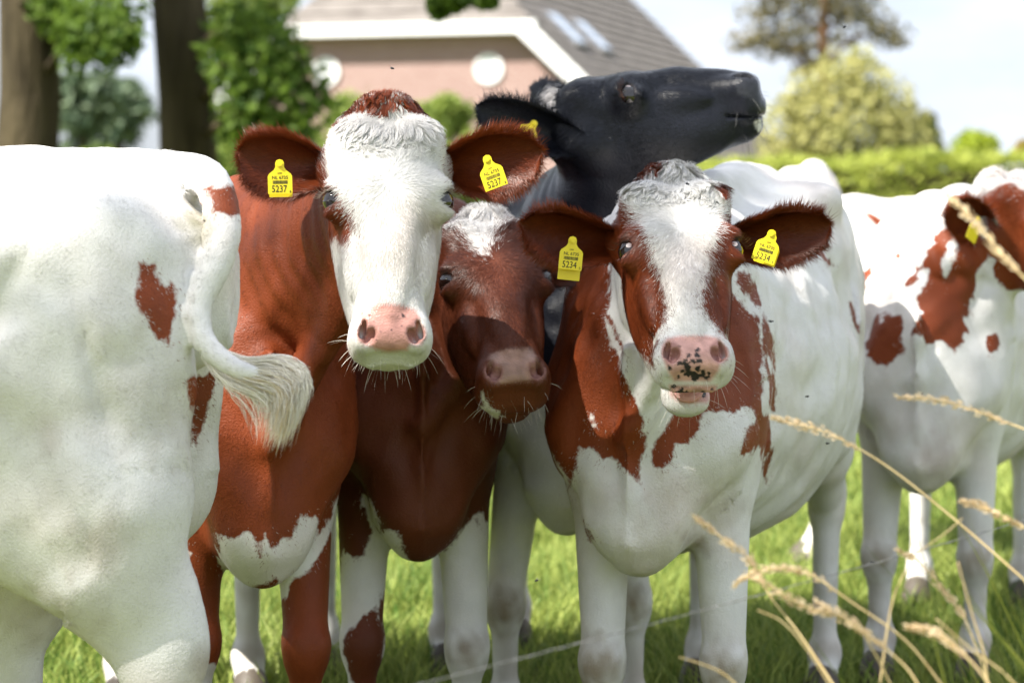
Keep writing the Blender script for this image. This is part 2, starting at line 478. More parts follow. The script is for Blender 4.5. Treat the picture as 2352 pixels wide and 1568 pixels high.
def build_cow(label, root_xy, yaw, head, knees=None, hocks=None, wid=1.0, hb=0.013, hh=0.006, hm=None, ears=None,
              base='red', pcol=RED, patches=(), pinks=(), spots=(), dirt=(), n_body=90000, n_head=40000, jaw=0.0,
              tail=None, neck_up=0.0, tuft=None, st_y=.93, hs=1.0, eyewhite=False, tail_r=1.0, gs=1.0, rag=1.0, tuck=0.0, gloss=.55, group='young cows crowding at the fence', lift=0.0, sc=1.0, fur_vis=True):
    root = empty('cow', (root_xy[0], root_xy[1], 0), yaw); tag(root, label, 'cow', group)
    c, s_ = math.cos(yaw), math.sin(yaw)
    RW = np.array([[c, -s_, 0], [s_, c, 0], [0, 0, 1.0]]); T0 = np.array([root_xy[0], root_xy[1], 0.0])
    toL = lambda p: RW.T @ (np.asarray(p, float) - T0)
    toW = lambda P: P @ RW.T + T0
    Hp = toL(head[0]); Hm = RW.T @ unit(head[1]); Hf = RW.T @ unit(head[2]); HR = head_frame(Hm, Hf)
    h2l = lambda p: Hp + HR @ np.asarray(p, float)
    # grid
    cor = np.array([h2l((x, y, z)) for x in (-.12, .12) for y in (-.11, .15) for z in (-.35, .19)])
    fine = [(cor.min(0), cor.max(0), hh)]
    if hm:
        cm = np.array([h2l((x, y, z)) for x in (-.085, .085) for y in (-.10, .06 + jaw)  for z in (-.345, -.235)])
        fine.append((cm.min(0), cm.max(0), hm))
    lo = np.minimum(np.array([-.45, -.45, -.02]), cor.min(0) - .06); hi = np.maximum(np.array([.45, 1.5, 1.42 + lift]), cor.max(0) + .06)
    if tail is not None:
        TL = [toL(p) for p in tail]; tt = np.array(TL); lo = np.minimum(lo, tt.min(0) - .1); hi = np.maximum(hi, tt.max(0) + .1)
    fld = Field(lo, hi, hb, fine)
    # trunk
    ty = np.array([-.25, -.22, -.12, .04, .30, .65, .95, 1.15, 1.29, 1.36])
    tz1 = np.array([.93, 1.02, 1.14, 1.27, 1.245, 1.265, 1.315, 1.305, 1.24, 1.16]) + lift
    tz0 = np.array([.74, .64, .57, .54, .52, .50, .58, .76, .94, 1.02]) + lift * .3 + tuck * np.array([0, 0, 0, 0, .3, .8, 1, .7, .3, 0])
    ta = np.array([.04, .10, .165, .20, .262, .315, .285, .24, .165, .06]) * wid
    def trunk(X, Y, Z):
        y = Y + 0 * X
        z1 = spl(Y, ty, tz1); z0 = spl(Y, ty, tz0); a = spl(Y, ty, ta)
        zc = z0 * .52 + z1 * .48; b = (z1 - z0) / 2
        zz = Z - zc
        up = np.clip(zz / np.maximum(b, .02), -1, 1)
        a = a * (1 - .30 * np.clip(up, 0, 1) ** 1.5 * np.clip((1.0 - Y) / .5, 0, 1) - .10 * np.clip(-up, 0, 1) ** 2)
        q = (np.abs(X / a) ** 2.25 + np.abs(zz / b) ** 2.25 + 1e-9) ** (1 / 2.25)
        r = np.sqrt(X * X + zz * zz + 1e-10)
        return np.maximum(r * (1 - 1 / q), np.maximum(ty[0] - Y, Y - ty[-1]))
    fld.op(trunk, (-.36, -.26, .45), (.36, 1.37, 1.36 + lift), .02, TRUNK)
    for sg in (-1, 1):
        Rt = np.array(Euler((rad(-22), 0, rad(6) * sg)).to_matrix())
        fld.ell((sg * .135 * wid, .06, .98), (.078, .15, .27), .05, TRUNK, Rt)              # shoulder blade
        fld.ell((sg * .125 * wid, -.12, .80), (.075, .10, .11), .05, TRUNK)                  # point of shoulder
        fld.ell((sg * .195 * wid, .92, 1.23 + lift), (.05, .07, .045), .08, TRUNK)            # hook bone
        fld.ell((sg * .10, 1.285, 1.14 + lift), (.05, .06, .05), .05, TRUNK)                 # pin bone
        fld.ell((sg * .16 * wid, 1.10, .96), (.105, .22, .34), .06, TRUNK)                   # thigh
    fld.seg((0, .02, 1.25 + lift), (0, 1.2, 1.285 + lift), .03, .03, .04, .035, (1, 0, 0), .07, TRUNK)
    fld.ell((0, -.15, .655), (.095, .12, .135), .06, TRUNK)                                  # brisket
    for sg in (-1, 1):
        Rg = np.array(Euler((rad(14), 0, 0)).to_matrix())
        fld.ell((sg * .268 * wid, 1.19, .93), (.022, .010, .24), .05, TRUNK, Rg, True)           # groove of the thigh
        fld.ell((sg * .270 * wid, 1.02, 1.10), (.020, .012, .14), .06, TRUNK, np.array(Euler((rad(-30), 0, 0)).to_matrix()), True)
        fld.ell((sg * .060 * wid, -.185, .72), (.052, .062, .15), .028, TRUNK)               # breast muscles
        fld.ell((sg * .175 * wid, 1.10, 1.335 + lift), (.07, .12, .05), .07, TRUNK, None, True)  # hollow before the pin bone
        fld.ell((sg * .285 * wid, .80, 1.02 + lift), (.05, .09, .12), .10, TRUNK, None, True)    # flank hollow
    fld.seg((0, -.265, .98), (0, -.245, .60), .009, .026, .012, .024, (1, 0, 0), .022, TRUNK)
    # neck
    hbse = h2l((0, .075, .055)); back = h2l((0, .35, .06)) - hbse
    p0 = np.array([0, .10, 1.02 + lift * .6]); p3 = hbse
    p1 = p0 + np.array([0, -.20, .10 + neck_up]); p2 = p3 * .62 + p0 * .38 + unit(back) * .05
    tt_ = np.linspace(0, 1, 11)
    nc = [(1 - t) ** 3 * p0 + 3 * (1 - t) ** 2 * t * p1 + 3 * (1 - t) * t * t * p2 + t ** 3 * p3 for t in tt_]
    A = np.interp(tt_, [0, .35, .7, 1], [.150 * wid, .118, .092, .084]); B = np.interp(tt_, [0, .35, .7, 1], [.26, .20, .145, .105])
    fld.chain(nc, A, B, (1, 0, 0) if abs(unit(p3 - p0)[0]) < .8 else (0, 1, 0), .07, NECK)
    th = h2l((0, .135, -.02))                                                                # throat fold
    q1 = np.array([0, -.23, .80]); mid = (th + q1) / 2 + np.array([0, .04, .0])
    fld.chain([th + (nc[-2] - th) * .35, mid, q1], [.045, .03, .035], [.05, .06, .05], (1, 0, 0), .06, NECK)
    # legs
    kl = [np.array([sg * .125, -.015, .385]) for sg in (-1, 1)]
    if knees: kl = [toL(k) for k in knees]
    for sg, k in zip((-1, 1), kl):
        kz = k[2]
        el = np.array([sg * .125 * wid, .05, .70])
        fld.seg((sg * .14 * wid, .0, .86), el, .085, .12, .066, .098, (1, 0, 0), .06, LEG)
        fld.seg(el + [0, -.015, .06], k + [0, 0, .03], .066, .086, .043, .046, (1, 0, 0), .05, LEG)
        fld.ell(k + [0, -.006, 0], (.048, .050, .060), .022, LEG)
        fld.ell(k + [sg * .02, -.03, .012], (.020, .020, .03), .02, LEG); fld.ell(k + [-sg * .02, -.03, .012], (.020, .020, .03), .02, LEG)
        fld.ell(k + [0, .045, -.02], (.018, .022, .03), .03, LEG)
        ft = np.array([k[0], k[1] + .02, .115])
        fld.seg(k + [0, 0, -.03], ft, .032, .034, .027, .03, (1, 0, 0), .025, LEG)
        fld.ell(ft, (.040, .043, .045), .03, LEG)
        fld.seg(ft, ft + [0, -.045, -.06], .034, .038, .040, .043, (1, 0, 0), .02, LEG)
        fld.seg(ft + [0, -.05, -.07], ft + [0, -.065, -.098], .046, .052, .052, .062, (1, 0, 0), .008, HOOFP)
    hl = [np.array([sg * .16, 1.27, .50]) for sg in (-1, 1)]
    if hocks: hl = [toL(h_) for h_ in hocks]
    for sg, k in zip((-1, 1), hl):
        st = np.array([sg * .175 * wid, st_y, .74])
        fld.ell(st + [0, .04, .03], (.085, .12 * gs, .14), .06, TRUNK)
        kn = (st + k) / 2 + np.array([0, .0, .04])
        fld.seg(st + [0, .10, .04], kn, .092, .145 * gs, .072, .100 * hs, (1, 0, 0), .07, LEG)
        fld.seg(kn, k + [0, -.02, .02], .072, .100 * hs, .043, .060 * hs, (1, 0, 0), .05, LEG)
        fld.ell(k + [0, .01, .0], (.043, .060 * hs, .07 * hs), .03, LEG)
        fld.ell(k + [0, .036, .07], (.024, .028, .07), .07, LEG)
        ft = np.array([k[0], k[1] - .02, .12])
        fld.seg(k + [0, -.01, -.03], ft, .036, .046, .028, .033, (1, 0, 0), .03, LEG)
        fld.ell(ft, (.040, .043, .045), .03, LEG)
        fld.seg(ft, ft + [0, -.045, -.06], .034, .038, .040, .043, (1, 0, 0), .02, LEG)
        fld.seg(ft + [0, -.05, -.07], ft + [0, -.065, -.098], .046, .052, .052, .062, (1, 0, 0), .008, HOOFP)
    # tail
    if tail is None:
        TL = [np.array(p) for p in ((0, 1.27, 1.25 + lift), (0, 1.37, 1.20 + lift), (0, 1.42, 1.0), (0, 1.42, .75), (0, 1.41, .55))]
    n_t = 30; us = np.linspace(0, 1, len(TL)); tl = np.stack([spl(np.linspace(0, 1, n_t), us, [p[i] for p in TL]) for i in range(3)], 1)
    tr = np.interp(np.linspace(0, 1, n_t), [0, .1, .3, .7, 1], [.05 * tail_r, .044 * tail_r, .034 * (.3 + .7 * tail_r), .0185, .011])
    fld.chain(tl, tr, tr, (0.6, .1, .1), .05, TAIL)
    # head
    def hd(X, Y, Z):
        dx, dy, dz = X - Hp[0], Y - Hp[1], Z - Hp[2]
        x = dx * HR[0, 0] + dy * HR[1, 0] + dz * HR[2, 0]; y = dx * HR[0, 1] + dy * HR[1, 1] + dz * HR[2, 1]; z = dx * HR[0, 2] + dy * HR[1, 2] + dz * HR[2, 2]
        yf = np.interp(z, HEADZ, H_FRONT); yb = np.interp(z, HEADZ, [.0, .002, .006, .012, .04] + H_BACK[5:] if jaw else H_BACK); a = np.interp(z, HEADZ, H_WIDE)
        yc = yf * .62 + yb * .38; yy = y - yc; b = np.where(yy < 0, yc - yf, yb - yc)
        nn = 2.5
        q = (np.abs(x / a) ** nn + np.abs(yy / b) ** nn + 1e-9) ** (1 / nn); r = np.sqrt(x * x + yy * yy + 1e-10)
        d = r * (1 - 1 / q)
        return np.maximum(d, np.maximum(HEADZ[0] - z, z - HEADZ[-1]))
    fld.op(hd, cor.min(0), cor.max(0), .03, HEAD)
    E = lambda c_, r_, k=.03, sub=False, rot=None, part=HEAD: fld.ell(h2l(c_), r_, k, part, HR @ (np.array(Euler(rot).to_matrix()) if rot else np.eye(3)), sub)
    for sg in (-1, 1):
        E((sg * .052, .06, -.055), (.042, .085, .105), .05)                    # cheek
        E((sg * .045, .045, -.16), (.030, .050, .075), .045)                   # lower cheek
        E((sg * .084, -.040, -.015), (.028, .034, .034), .025)                  # orbit
        E((sg * .080, -.058, .009), (.030, .022, .016), .022, False, (0, sg * rad(12), sg * rad(-35)))   # brow
        E((sg * .090, -.054, -.041), (.020, .016, .012), .02)                  # lower lid
        E((sg * .050, -.066, -.02), (.022, .02, .05), .04)                     # tear ridge
        E((sg * .043, -.046, -.268), (.027, .028, .032), .02)                  # nostril wing
        E((sg * .040, -.014 if jaw else -.004, -.274), (.029, .026 if jaw else .034, .027), .025)                 # upper lip pad
        E((sg * .085, .055, .085), (.035, .045, .042), .04)                    # ear root
    for sg in (-1, 1):
        E((sg * .058, -.062, .095), (.038, .026, .036), .04)                   # forehead bosses
        E((sg * .088, -.105, -.105), (.030, .034, .055), .05, True)            # hollow below the eye
        E((sg * .066, -.030, -.125), (.012, .020, .060), .03)                  # facial crest
    E((0, -.080, -.12), (.024, .010, .10), .05)                                # nasal bone
    E((0, -.03, .165), (.055, .045, .03), .04)                                 # poll
    E((0, -.052, -.268), (.046, .022, .028), .02)
    # lower jaw
    jr = jaw
    jl = lambda y, z: (0, y + jr * (.6 + .4 * (-z / .3)), z + jr * .25)
    if jaw:
        E((0, .092, -.250), (.037, .022, .032), .014)
        E((0, .088, -.268), (.036, .018, .018), .010)
        jl = lambda y, z: (0, .095, -.245)
    else:
        E(jl(.046, -.262), (.038, .024, .034), .016)
        E(jl(.042, -.280), (.034, .020, .020), .012)
    fld.seg(h2l(jl(.05, -.25)), h2l((0, .085, -.12)), .038, .026, .055, .04, HR[:, 0], .03, HEAD)
    if jaw:
        E((0, .043, -.282), (.033, .028, .055), .005, True)
    else:
        mn = unit(np.array([0, 1.0, .12])); mp = np.array([0, .022, -.30])
        def groove(X, Y, Z):
            dx, dy, dz = X - Hp[0], Y - Hp[1], Z - Hp[2]
            y = dx * HR[0, 1] + dy * HR[1, 1] + dz * HR[2, 1]; z = dx * HR[0, 2] + dy * HR[1, 2] + dz * HR[2, 2]
            n_ = (y - mp[1]) * mn[1] + (z - mp[2]) * mn[2]
            return np.maximum(np.maximum(np.abs(n_) - .0028, z + .222), -.345 - z)
        D0 = fld.D.copy()
        cg = np.array([h2l((x, y, z)) for x in (-.09, .09) for y in (-.03, .07) for z in (-.35, -.22)])
        fld.op(groove, cg.min(0), cg.max(0), .004, None, True)
        fld.D = np.where(D0 < -.012, D0, fld.D)
    for sg in (-1, 1):
        # nostril: a comma shaped slit that curls up and outwards
        E((sg * .0385, -.072, -.277), (.0095, .022, .0145), .005, True, (0, sg * rad(-34), 0))
        E((sg * .049, -.064, -.264), (.0055, .020, .017), .005, True, (0, sg * rad(-14), 0))
        # eye opening
        E((sg * .108, -.060, -.018), (.025, .0240, .0125), .005, True, (0, 0, sg * rad(-41)))
    V, F, part = fld.mesh(); V = relax(V, F, 2, .35)
    N = vnormals(V, F)
    soft = np.isin(part, (TRUNK, NECK)) * np.clip((V[:, 2] - .35) / .2, 0, 1)
    bl = np.clip(np.linalg.norm(V - hbse, axis=1) / .12 - 1, 0, 1) * soft
    nk = np.clip(1 - np.linalg.norm(V - (p0 * .45 + p3 * .55), axis=1) / .38, 0, 1) * soft        # folds of the neck
    axn = unit(p3 - p0); ph = (V - p0) @ axn
    V = V + N * (bl * (.0062 * vnoise(V, 2.6, 61) + .0036 * vnoise(V, 6, 62) + .0014 * vnoise(V, 15, 65)) + nk * .004 * np.sin(ph * 150 + 2.2 * vnoise(V, 4, 63)) * (.5 + .5 * vnoise(V, 3, 64))
                 + soft * .0028 * np.sin(V[:, 1] * 62 - V[:, 2] * 16) * np.exp(-((V[:, 1] - .55) / .22) ** 2) * np.exp(-((V[:, 2] - .9) / .2) ** 2))[:, None]
    N = vnormals(V, F)
    hz = (V - Hp) @ HR                                          # head coordinates of every vertex
    Wp = toW(V); px, py, pz = project(Wp)
    NW = N @ RW.T
    facing = -(NW * unit(Wp - CAM)).sum(1)
    # ---- ears as shells, joined to the same mesh
    if ears is None: ears = [(sg, None, .05, (0, -1, 0)) for sg in (-1, 1)]
    parts = [part]; Vs = [V]; Fs = [F]; base_i = len(V)
    ear_info = []
    for (sg, tipw, W, opn) in ears:
        b0 = h2l((sg * .088, .048, .085))
        tip = toL(tipw) if tipw is not None else h2l((sg * .27, .06, .085))
        ax_ = tip - b0; L = np.linalg.norm(ax_); ax_ /= L
        on = RW.T @ unit(opn) if tipw is not None else HR @ unit(opn)
        on = unit(on - ax_ * (on @ ax_)); wd = np.cross(on, ax_)
        if wd[2] < 0: wd = -wd
        nt_, nv_ = 22, 15
        t = np.linspace(0, 1, nt_)[:, None]; v = np.linspace(-1, 1, nv_)[None]
        wt = np.interp(t, [0, .12, .3, .5, .7, .85, .95, 1], [.44, .58, .86, 1.0, .95, .74, .46, .10]) * W
        cup = np.interp(t, [0, .25, .6, 1], [.055, .042, .026, .008])
        asym = np.where(v > 0, .84, 1.10)
        cen = b0 + ax_ * (L * t)[..., None] - np.array([0, 0, .02]) * (np.sin(t * 3.14))[..., None] * 0
        off = wd * (wt * v * asym)[..., None] + on * (cup * (np.abs(v) ** 2.0 - .75) + .012 * np.clip(np.abs(v) - .7, 0, 1) * 3 * (1 - t))[..., None]
        G = cen + off
        th_ = .0045 + .004 * (1 - t) * (1 - v ** 2)
        G2 = G - on * th_[..., None] * 2
        G = G.reshape(-1, 3); G2 = G2.reshape(-1, 3); n1 = nt_ * nv_
        fs = []
        ii = lambda a, b: a * nv_ + b
        for a in range(nt_ - 1):
            for b in range(nv_ - 1):
                q = (ii(a, b), ii(a + 1, b), ii(a + 1, b + 1), ii(a, b + 1))
                fs.append(q); fs.append(tuple(n1 + i for i in q[::-1]))
        rim = [ii(a, 0) for a in range(nt_)] + [ii(nt_ - 1, b) for b in range(1, nv_)] + [ii(a, nv_ - 1) for a in range(nt_ - 2, -1, -1)]
        for a, b in zip(rim[:-1], rim[1:]): fs.append((a, n1 + a, n1 + b, b))
        EV = np.concatenate([G, G2]); EF = np.array(fs)
        en = np.cross(EV[EF[0, 1]] - EV[EF[0, 0]], EV[EF[0, 3]] - EV[EF[0, 0]])
        if en @ on < 0: EF = EF[:, ::-1]
        vv = np.tile(np.broadcast_to(v, (nt_, nv_)).ravel(), 2); tv = np.tile(np.broadcast_to(t, (nt_, nv_)).ravel(), 2)
        ear_info.append((base_i, len(EV), ax_, wd, on, vv, tv))
        Vs.append(EV); Fs.append(EF + base_i); parts.append(np.full(len(EV), EAR, np.int8)); base_i += len(EV)
    V = np.concatenate(Vs); F = np.concatenate(Fs); part = np.concatenate(parts)
    N = vnormals(V, F); hz = (V - Hp) @ HR; Wp = toW(V); px, py, pz = project(Wp)
    facing = -((N @ RW.T) * unit(Wp - CAM)).sum(1)
    # ---- markings: signed field in metres, positive = coloured hair
    mpp = pz / FPX
    nb_ = (vnoise(V, 11, 3) * .0045 + vnoise(V, 26, 5) * .0025) * rag
    pat = np.full(len(V), .5 if base == 'red' else -.5)
    if callable(base): pat = base(V, hz, part)
    for kind, pl, where in patches:
        m = np.isin(part, where); dd = (poly_sdf(px[m], py[m], pl)) * mpp[m] + nb_[m]
        pat[m] = np.maximum(pat[m], dd) if kind == 'c' else np.minimum(pat[m], -dd)
    cb = np.tile(WHITE, (len(V), 1)); cp = np.tile(np.asarray(pcol, float), (len(V), 1)); rgh = np.full(len(V), gloss)
    bare = np.zeros(len(V))
    dz_ = np.clip(vnoise(V, 5, 9) * .5 + .5, 0, 1)[:, None]
    dz2 = np.clip(vnoise(V, 14, 19) * .5 + .3, 0, 1)[:, None]; pk = np.clip(vnoise(V, 3, 29), 0, 1)[:, None]
    cb = cb * (1 - .07 * dz_ - .05 * dz2) + DIRT * (.07 * dz_ + .05 * dz2); cb = cb * (1 - pk * np.array([.02, .07, .09]))
    for (dx_, dy_, r_, st_, cdl) in dirt:
        m = np.isin(part, (TRUNK, LEG, TAIL)) if st_ < 10 else np.isin(part, (HEAD,)); st_ = st_ % 10
        w = np.where(m, st_ * np.clip(1.1 - np.hypot(px - dx_, py - dy_) / r_ + .25 * vnoise(V, 24, 2), 0, 1), 0)[:, None]
        cb = cb * (1 - w) + np.asarray(cdl) * w
    cp = cp * (1 + np.clip(.16 * vnoise(V, 2.2, 71) + .08 * vnoise(V, 6, 72), -.28, .28)[:, None])
    mud = (np.clip((.42 - V[:, 2]) / .30, 0, 1) * np.clip(.45 + .6 * vnoise(V, 9, 73), 0, 1) * .5)[:, None]
    cb = cb * (1 - mud) + DIRT * mud
    hoof = part == HOOFP
    cb[hoof] = HOOF; pat[hoof] = -.1; rgh[hoof] = .5; bare[hoof] = 1
    for pl, colr in pinks:
        m = (part == HEAD) & (hz[:, 2] < -.20)
        w = np.zeros(len(V)); w[m] = np.clip(poly_sdf(px[m], py[m], pl) * mpp[m] / .007 + .4, 0, 1)
        ww = w[:, None]; nc_ = np.asarray(colr) * (1 + .16 * vnoise(V, 45, 4)[:, None])
        coat = np.where(pat[:, None] > 0, cp, cb); cb = np.where(ww > .01, coat * (1 - ww) + nc_ * ww, cb); cp = np.where(ww > .01, cb, cp)
        rgh = rgh * (1 - w) + .24 * w; bare = np.maximum(bare, w)
    for sx, sy, sr in spots:
        m = part == HEAD
        w = np.zeros(len(V)); rr_ = np.hypot(px[m] - sx, py[m] - sy) + vnoise(V[m], 90, 8) * sr * .35
        w[m] = np.clip((sr - rr_) * mpp[m] / .0012 + .5, 0, 1); w = w[:, None]; cb = cb * (1 - w) + DARK * w
    nz_ = np.minimum(*[np.linalg.norm((hz - np.array([sg * .043, -.070, -.272])) / np.array([.020, .024, .024]), axis=1) for sg in (-1, 1)])
    wz = np.where(part == HEAD, np.clip((1.05 - nz_) / .3, 0, 1), 0)[:, None]; nsk = (PINK * .62 if pcol is not BLACK else np.array([.03, .028, .03]))
    cb = cb * (1 - wz) + nsk * wz; cp = cp * (1 - wz) + nsk * wz; bare = np.maximum(bare, wz[:, 0])
    # inside of nostrils and the rims of the eyes are bare dark skin
    e_ = np.minimum(*[np.linalg.norm((hz - np.array([sg * .106, -.060, -.018])) / np.array([.026, .026, .0175]), axis=1) for sg in (-1, 1)])
    we = np.where(part == HEAD, np.clip((1.15 - e_) / .25, 0, 1), 0); bare = np.maximum(bare, we)
    rimc = DARK if base != 'white' else DARK
    cb = cb * (1 - we[:, None]) + rimc * we[:, None]; cp = cp * (1 - we[:, None]) + DARK * we[:, None]
    me = np_mesh('body', V, F)
    set_float(me, 'pat', pat); set_float(me, 'rgh', rgh); set_color(me, 'base', cb); set_color(me, 'pcol', cp)
    body = link('body', me, 'coat', root)
    # ---- eyes
    for sg in (-1, 1):
        c_ = h2l((sg * .0930, -.0485, -.018)); r_ = .0232
        u_ = np.linspace(0, math.pi, 13); w_ = np.linspace(0, 2 * math.pi, 21)[:-1]
        q = np.array([[math.sin(a) * math.cos(b), math.sin(a) * math.sin(b), math.cos(a)] for a in u_ for b in w_])
        fq = [(i * 20 + j, (i + 1) * 20 + j, (i + 1) * 20 + (j + 1) % 20, i * 20 + (j + 1) % 20) for i in range(12) for j in range(20)]
        me = np_mesh('eye', c_ + q * r_, np.array(fq)); eo = link('eye', me, 'eye_dark', root)
        if not eyewhite: continue
        # a sliver of white at the front corner
        d_ = HR @ unit(np.array([sg * .20, -.97, -.10])); t1 = unit(np.cross(d_, [0, 0, 1])); t2 = np.cross(d_, t1)
        pts = [c_ + (r_ + .0004) * unit(d_ + (t1 * math.cos(a) * k_ + t2 * math.sin(a) * k_)) for k_ in (.0, .14, .24) for a in np.linspace(0, 6.283, 13)[:-1]]
        fq = [(12 * i + j, 12 * i + (j + 1) % 12, 12 * (i + 1) + (j + 1) % 12, 12 * (i + 1) + j) for i in range(2) for j in range(12)]
        link('eye_white', np_mesh('eye_white', np.array(pts), np.array(fq)), 'eye_white', eo)
    # ---- hair
    if fur_vis:
        ez = np.zeros(len(V)); flow = np.zeros((len(V), 3)); ln = np.full(len(V), .009)
        trf = np.array([0, .75, -.65]); 
        flow[:] = trf; flow[part == LEG] = (0, .1, -1); flow[part == NECK] = unit(p0 - p3) * .6 + np.array([0, 0, -.7])
        tm = part == TAIL
        if tm.any():
            di = np.linalg.norm(V[tm][:, None] - tl[None], axis=2).argmin(1); flow[tm] = np.gradient(tl, axis=0)[di]
        hm_ = part == HEAD
        z0 = -.0
        fl = np.stack([hz[:, 0] * 1.3, np.where(np.abs(hz[:, 0]) > .06, .25, 0) * np.abs(hz[:, 2] - z0), (hz[:, 2] - z0)], 1)
        fl = unit(fl) + np.array([0, 0, -.25]) * (hz[:, 2:3] < 0)
        flow[hm_] = (fl @ HR.T)[hm_]; ln[hm_] = np.interp(hz[hm_, 2], [-.3, -.2, -.05, .05, .12], [.006, .009, .012, .015, .018])
        ln[part == LEG] = .008
        for (b_, n_, ax_, wd, on, vv, tv) in ear_info:
            fl = ax_[None] * .8 + wd[None] * (vv * 1.1)[:, None] + on[None] * .25
            flow[b_:b_ + n_] = fl; ln[b_:b_ + n_] = .010 + .012 * np.abs(vv) ** 4 + .004 * tv
        dens_h = ((part == HEAD) | (part == EAR)).astype(float) * (1 - bare); dens_h[part == EAR] *= 1.5
        vis = np.clip(facing + .35, .12, 1)
        dens_b = (~((part == HEAD) | (part == EAR) | hoof)).astype(float) * vis * (1 - .8 * (V[:, 2] < .3))
        for nm, n_, dens in (('head_hair', n_head, dens_h * np.clip(facing + .45, .15, 1)), ('coat_hair', n_body, dens_b)):
            if n_ <= 0: continue
            T, bc = sample_surface(V, F, n_, dens)
            g = lambda a: (a[T] * (bc[..., None] if a.ndim == 2 else bc)).sum(1)
            P = g(V); n0 = unit(g(N)); f0 = g(flow); pt = g(pat); c1 = g(cb); c2 = g(cp); l0 = g(ln)
            sw = vnoise(P, 7, 21)[:, None]
            f0 = unit(f0 - n0 * (f0 * n0).sum(1, keepdims=True)); f0 = unit(f0 + rng.normal(size=f0.shape) * .22 + np.cross(n0, f0) * sw * .45)
            f0 = unit(f0 - n0 * (f0 * n0).sum(1, keepdims=True))
            earm = part[T[:, 0]] == EAR
            tilt = (.12 if nm == 'head_hair' else .06) + .15 * rng.random(n_); tilt[earm] += .25
            dr = unit(f0 + n0 * tilt[:, None])
            sd = unit(np.cross(n0, f0))
            k_ = np.clip((pt + rng.normal(size=n_) * .009) / .002 + .5, 0, 1).round()[:, None]
            cc = c1 * (1 - k_) + c2 * k_
            cc = cc * (1 + rng.normal(size=(n_, 1)) * (.06 + .09 * k_) + .07 * vnoise(P, 16, 6)[:, None])
            if pcol is BLACK: cc = cc * (.8 + 1.1 * rng.random((n_, 1)) ** 3)
            L_ = l0 * (.6 + .8 * rng.random(n_)); wd_ = (.0009 + .0006 * rng.random(n_)) * (1.0 if nm == 'head_hair' else 1.2)
            strands_single(nm, P - n0 * .0008, dr, (sd, wd_), L_, np.clip(cc, .002, .95), root, Nn=unit(n0 + rng.normal(size=n0.shape) * .09 - f0 * .10))
        # whiskers
        wm = (part == HEAD) & (hz[:, 2] < -.25) & (hz[:, 1] > -.03) & (facing > -.5)
        if wm.sum() > 30:
            n_ = 46; T, bc = sample_surface(V, F, n_, wm.astype(float)); P = (V[T] * bc[..., None]).sum(1); n0 = unit((N[T] * bc[..., None]).sum(1))
            L_ = (.012 + .028 * rng.random(n_)); u_ = np.linspace(0, 1, 4)
            gr = RW.T @ np.array([0, 0, -1.0])
            dd = unit(n0 + rng.normal(size=n0.shape) * .25 + gr * .3)
            pts = P[:, None] + dd[:, None] * (L_[:, None] * u_)[..., None] + gr * (.25 * L_[:, None] * u_ ** 2)[..., None]
            sd = np.repeat(unit(np.cross(dd, rng.normal(size=dd.shape)))[:, None], 4, 1)
            strands_multi('whiskers', pts, np.full(n_, .0006), sd, np.tile([.75, .70, .62] if pcol is not BLACK else [.1, .1, .1], (n_, 1)), root)
        # lashes
        pts = []; 
        for sg in (-1, 1):
            for i in range(26):
                a = -1.1 + 2.2 * i / 25
                b_ = h2l((sg * (.108 + .014 * math.sin(a)), -.062 + .016 * math.sin(a), -.018 + .0135 * math.cos(a)))
                d_ = HR @ unit(np.array([sg * (.75 + .3 * math.sin(a)), -.6 + .5 * math.sin(a), .15 + rng.normal() * .15]))
                u_ = np.linspace(0, 1, 4)[:, None]; pts.append(b_ + d_ * .018 * u_ + HR[:, 2] * (-.010 * u_ + .014 * u_ ** 2))
        pts = np.array(pts); sd = np.repeat(np.tile(HR[:, 1], (len(pts), 1))[:, None], 4, 1)
        lc = np.array([.50, .42, .36]) if tuft is not None and tuft[0] == 'pale' and not jaw else np.array([.12, .05, .03])
        strands_multi('eyelashes', pts, np.full(len(pts), .0011), sd, np.tile(lc, (len(pts), 1)), root)
        # long wavy forelock
        if tuft is not None:
            n_, zlo, l_lo, l_hi = tuft[1:5]
            w = np.where((part == HEAD) & (np.abs(hz[:, 0]) < .08) & (hz[:, 1] < .03), np.clip((hz[:, 2] - zlo) / .09, 0, 1), 0)
            T, bc = sample_surface(V, F, n_, w); g = lambda a: (a[T] * (bc[..., None] if a.ndim == 2 else bc)).sum(1)
            P = g(V); n0 = unit(g(N)); pt = g(pat); c1 = g(cb); c2 = g(cp); q = g(hz)
            S_ = 6; u_ = np.linspace(0, 1, S_)
            K = max(n_ // 30, 10); ci = rng.choice(n_, K, replace=False)
            near = np.linalg.norm(q[:, None] - q[ci][None], axis=2).argmin(1); me_ = ci[near]
            # hair falls from the poll, swirls over the brow and turns up again near the whorl
            cf = vnoise(q, 9, 31); cf2 = vnoise(q, 14, 37)
            dirh = np.stack([q[:, 0] * 6 + .9 * cf, np.zeros(n_), np.interp(q[:, 2], [.02, .07, .11, .16], [.5, -.1, -1, -1.0]) + .4 * cf2], 1)
            down = dirh @ HR.T; down = unit(down - n0 * (down * n0).sum(1, keepdims=True))
            side = unit(np.cross(n0, down)); L_ = (l_lo + (l_hi - l_lo) * rng.random(n_)) * np.interp(q[:, 2], [zlo, zlo + .04, zlo + .08, .16], [.22, .5, 1, .8])
            ph = cf2 * 6 + near * 1.7; amp = tuft[5] if len(tuft) > 5 else .007
